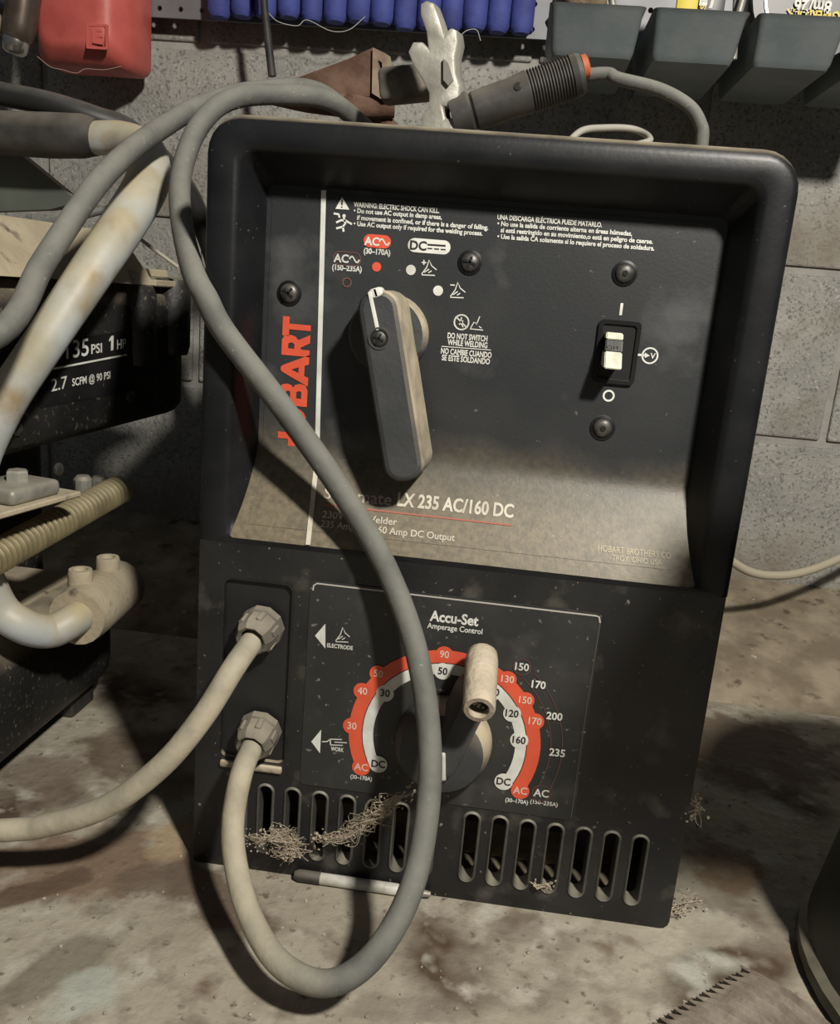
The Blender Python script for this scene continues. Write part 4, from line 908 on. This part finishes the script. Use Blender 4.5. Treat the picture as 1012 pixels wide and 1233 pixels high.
for k, (px_, y_, tl) in enumerate(((882, BF + .03, .12), (890, BF + .04, -.10), (940, BF + .075, .25), (931, BF + .075, -.05), (780, BF + .05, .3))):
    b = onY(px_, 30, y_); b.z = zin + .004
    if k == 4: b.x = xs_[0][1] - .012
    o = tube('steel_bit', [b, b + Vector((tl * .10 if k != 4 else -.03, 0, .095))], .0035, steel_grey, None, 8, raw=True)
    tag(o, ['slim steel bit beside the yellow package in its bin', 'slim steel bit leaning in the bin with the yellow package', 'slim steel bit leaning behind the round tape measure', 'slim upright steel bit beside the round tape measure', 'slim steel bit beside the crumpled brown rag'][k], 'bit', 'steel bits in the bins')
# rag heap in the first bin
bm = bmesh.new(); bmesh.ops.create_icosphere(bm, subdivisions=4, radius=1)
rx = onY(702, 5, BF + .05)
for q in bm.verts:
    n_ = 1 + .18 * math.sin(q.co.x * 7 + q.co.y * 3) + .12 * math.sin(q.co.z * 9 + q.co.x * 5)
    q.co = Vector((rx.x + q.co.x * .030 * n_, BF + .060 + q.co.y * .028 * n_, zt2 + .004 + q.co.z * .022 * n_))
tag(from_bm('rag', bm, M('rag_brown', (.20, .145, .09), .9, col2=(.12, .085, .055), scale=60, bump=.6, bscale=90), smooth=True), 'crumpled brown rag heaped in a grey parts bin', 'rag')
# stray cord to the right
tag(tube('cord', [onY(860, 660, .40), onY(900, 687, .42), onY(935, 693, .44), onY(970, 688, .46), onY(1012, 672, .49), onY(1080, 640, .53), onY(1130, 600, .57)], .0048, M('cord_cream', (.45, .40, .30), .6), seg=10), 'cream coloured cord sagging between welder and wall', 'cord')

#@@FLOORSTUFF
# ================================================================== FLOOR THINGS
ck = onZ(358, 1064, .0045); ck2 = onZ(492, 1086, .0045); cd = (ck2 - ck).normalized()
ck.y = ck2.y = -.0046; ck.z = ck2.z = .0042; cd = (ck2 - ck).normalized()
mk = empty('paint_marker', (ck + ck2) / 2 * 1.0, 'white pen with black cap lying against the welder base', 'pen'); mk.location.z = 0
L_ = (ck2 - ck).length
lathe('pen_barrel', [(0, 0), (.0036, 0), (.0040, .002), (.0040, L_ * .72), (.0034, L_ * .76), (0, L_ * .76)], ck + cd * .012, cd, M('pen_white', (.62, .61, .56), .5, col2=(.35, .33, .28), scale=70), mk, 14)
lathe('pen_cap', [(0, 0), (.0028, 0), (.0042, .003), (.0042, .018), (0, .018)], ck - cd * .004, cd, rubber_black, mk, 14)
lathe('pen_tip', [(0, 0), (.0033, 0), (.0030, .012), (.0018, .020), (0, .020)], ck + cd * (.012 + L_ * .76), cd, steel_grey, mk, 12)
# green drum
gd_mat = M('drum_green', (.030, .036, .026), .5, col2=(.05, .055, .04), scale=14, dust=.5, bump=.15, bscale=80)
#@@DRUM
dc = Vector((.395, -.03, 0))
lathe('steel_drum', [(0, 0), (.146, 0), (.152, .004), (.152, .012), (.147, .016), (.134, .10), (.137, .106), (.137, .114), (.130, .12), (.126, .24), (.118, .27), (.09, .295), (.035, .305), (.035, .33), (0, .33)], dc, (0, 0, 1), gd_mat, None, 48, 30)
tag(bpy.data.objects['steel_drum'], 'dark green round-shouldered metal can standing right of the welder', 'can')
# corrugated strip of packing in the foreground
cs = bmesh.new(); n = 26
A0 = onZ(735, 1268, .012); A1 = onZ(900, 1168, .012); dd = (A1 - A0); LL = dd.length; dd.normalize(); nn = Vector((dd.y, -dd.x, 0))
rows = []
for k in range(n * 4 + 1):
    t = k / (n * 4); ph = 2 * math.pi * k / 5.5
    top = .017 + .0022 * math.sin(ph); edge = .0040 * math.sin(ph)
    p = A0 + dd * (LL * t)
    rows.append([cs.verts.new((p + nn * (edge + o_))[:2] + (z_,)) for o_, z_ in ((0, 0.0), (.001, top * .8), (.010, top), (.030, top + .004), (.055, top + .002), (.056, 0.0))])
for a, b in zip(rows, rows[1:]):
    for k in range(5): cs.faces.new((a[k], a[k + 1], b[k + 1], b[k]))
    cs.faces.new((a[5], a[0], b[0], b[5]))
cs.faces.new(rows[0]); cs.faces.new(rows[-1][::-1])
tag(from_bm('corrugated_strip', cs, M('strip_brown', (.20, .16, .13), .9, col2=(.30, .26, .21), scale=60, bump=.5, bscale=150), auto=50), 'dusty brown strip with toothed corrugated edge lying on the floor', 'strip')
# lint and cobwebs
web = M('cobweb', (.36, .30, .22), .95, col2=(.55, .47, .37), scale=200)
def lint(name, pts, wid, count, label, seed, thick=.0007, blobs=0, blobr=.002):
    random.seed(seed); bm = bmesh.new(); base = catmull(pts, 6)
    for k in range(count):
        o1, o2 = [Vector((random.gauss(0, 1), random.gauss(0, .5), random.gauss(0, 1))) for _ in (0, 1)]; fq = random.uniform(1, 3)
        path = [p + (o1 * math.cos(fq * i * .3) + o2 * math.sin(fq * i * .4)) * wid * (.25 + .75 * math.sin(math.pi * i / (len(base) - 1))) for i, p in enumerate(base)]
        s = random.randint(0, len(path) // 2); e = random.randint(s + 3, len(path)); tube_bm(path[s:e], thick * random.uniform(.35, 1.0), 4, bm)
    for k in range(blobs):
        p = base[random.randrange(len(base))] + Vector((random.gauss(0, wid), random.gauss(0, wid * .4), random.gauss(0, wid)))
        ic = bmesh.ops.create_icosphere(bm, subdivisions=1, radius=blobr * random.uniform(.3, 1.0), matrix=Matrix.Translation(p))
        for q in ic['verts']: q.co += Vector((random.uniform(-.6, .6), random.uniform(-.6, .6), random.uniform(-.6, .6))) * blobr
    o = from_bm(name, bm, web); return tag(o, label, 'cobweb', kind='stuff')
lint('cobweb', [onY(498, 952, -.025), onY(470, 968, -.022), onY(452, 982, -.018), onY(420, 1003, -.012), onY(395, 1010, -.012), onY(378, 1008, -.012)], .0035, 60, 'dusty cobweb strand stretched across the vent slots', 3, .00022, 160, .0008)
lint('cobweb', [onY(300, 1008, -.045), onY(320, 1012, -.030), onY(340, 1005, -.015), onY(352, 1022, -.012), onY(348, 1030, -.012), onY(325, 1022, -.02)], .004, 60, 'matted grey cobweb hanging beside the cable loop', 5, .00022, 140, .0007)
lint('cobweb', [onY(640, 1062, -.003), onY(655, 1068, -.004), onY(670, 1062, -.003)], .0012, 8, 'curled lint thread on the right vent slots', 8, .0005, 8, .001)
lint('cobweb', [onZ(812, 1098, .010), onZ(828, 1090, .010), onZ(842, 1082, .012)], .004, 12, 'tuft of lint at the lower right corner of the welder', 9, .0003, 30, .0012)
lint('cobweb', [onY(833, 985, .0), onY(840, 972, .004), onY(838, 958, .006)], .003, 12, 'tuft of lint on the right edge of the welder', 10, .0003, 20, .0009)
# crumbs of grit: nobody could count them
random.seed(11); bm = bmesh.new()
for k in range(260):
    px_, py_ = random.uniform(-40, 1000), random.uniform(900, 1260)
    p = onZ(px_, py_, .0006)
    if -.17 < p.x < .17 and -.004 < p.y < .42: continue
    if p.x > .22 and p.y < .15: continue
    rr_ = random.choice((.0004, .0006, .0008, .0012))
    ic = bmesh.ops.create_icosphere(bm, subdivisions=1, radius=rr_, matrix=Matrix.Translation((p.x, p.y, rr_ * .5)))
    for q in ic['verts']: q.co += Vector((random.uniform(-.3, .3), random.uniform(-.3, .3), random.uniform(-.3, .2))) * rr_
tag(from_bm('grit', bm, M('grit', (.42, .37, .29), .9, col2=(.2, .16, .12), scale=150)), 'loose pale grit scattered over the concrete floor', 'grit', kind='stuff')

# unseen trestle added right of the camera; its beam shades the welder's lower right
wood = M('old_wood', (.24, .16, .09), .8, col2=(.16, .10, .06), scale=30, bump=.4, bscale=90)
sh = empty('shade_trestle', (.75, -.245, 0), 'unseen old wooden trestle added on the right to shade the welder', 'shade_trestle')
box('beam', (.215, -.29, .46), (1.28, -.20, .50), wood, sh, .003)
for x in (.66, 1.14):
    for sgn in (-1, 1):
        t0 = Vector((x, -.245 + sgn * .03, .47)); t1 = Vector((x, -.245 + sgn * .17, 0))
        d = .018; R2 = [[p + Vector((a, b, 0)) for a, b in ((-d * 1.6, -d), (d * 1.6, -d), (d * 1.6, d), (-d * 1.6, d))] for p in (t1, t0)]
        loft('leg', R2, wood, sh, True, True)
    box('leg_brace', (x - .03, -.245 - .115, .19), (x + .03, -.245 + .115, .22), wood, sh, .002)
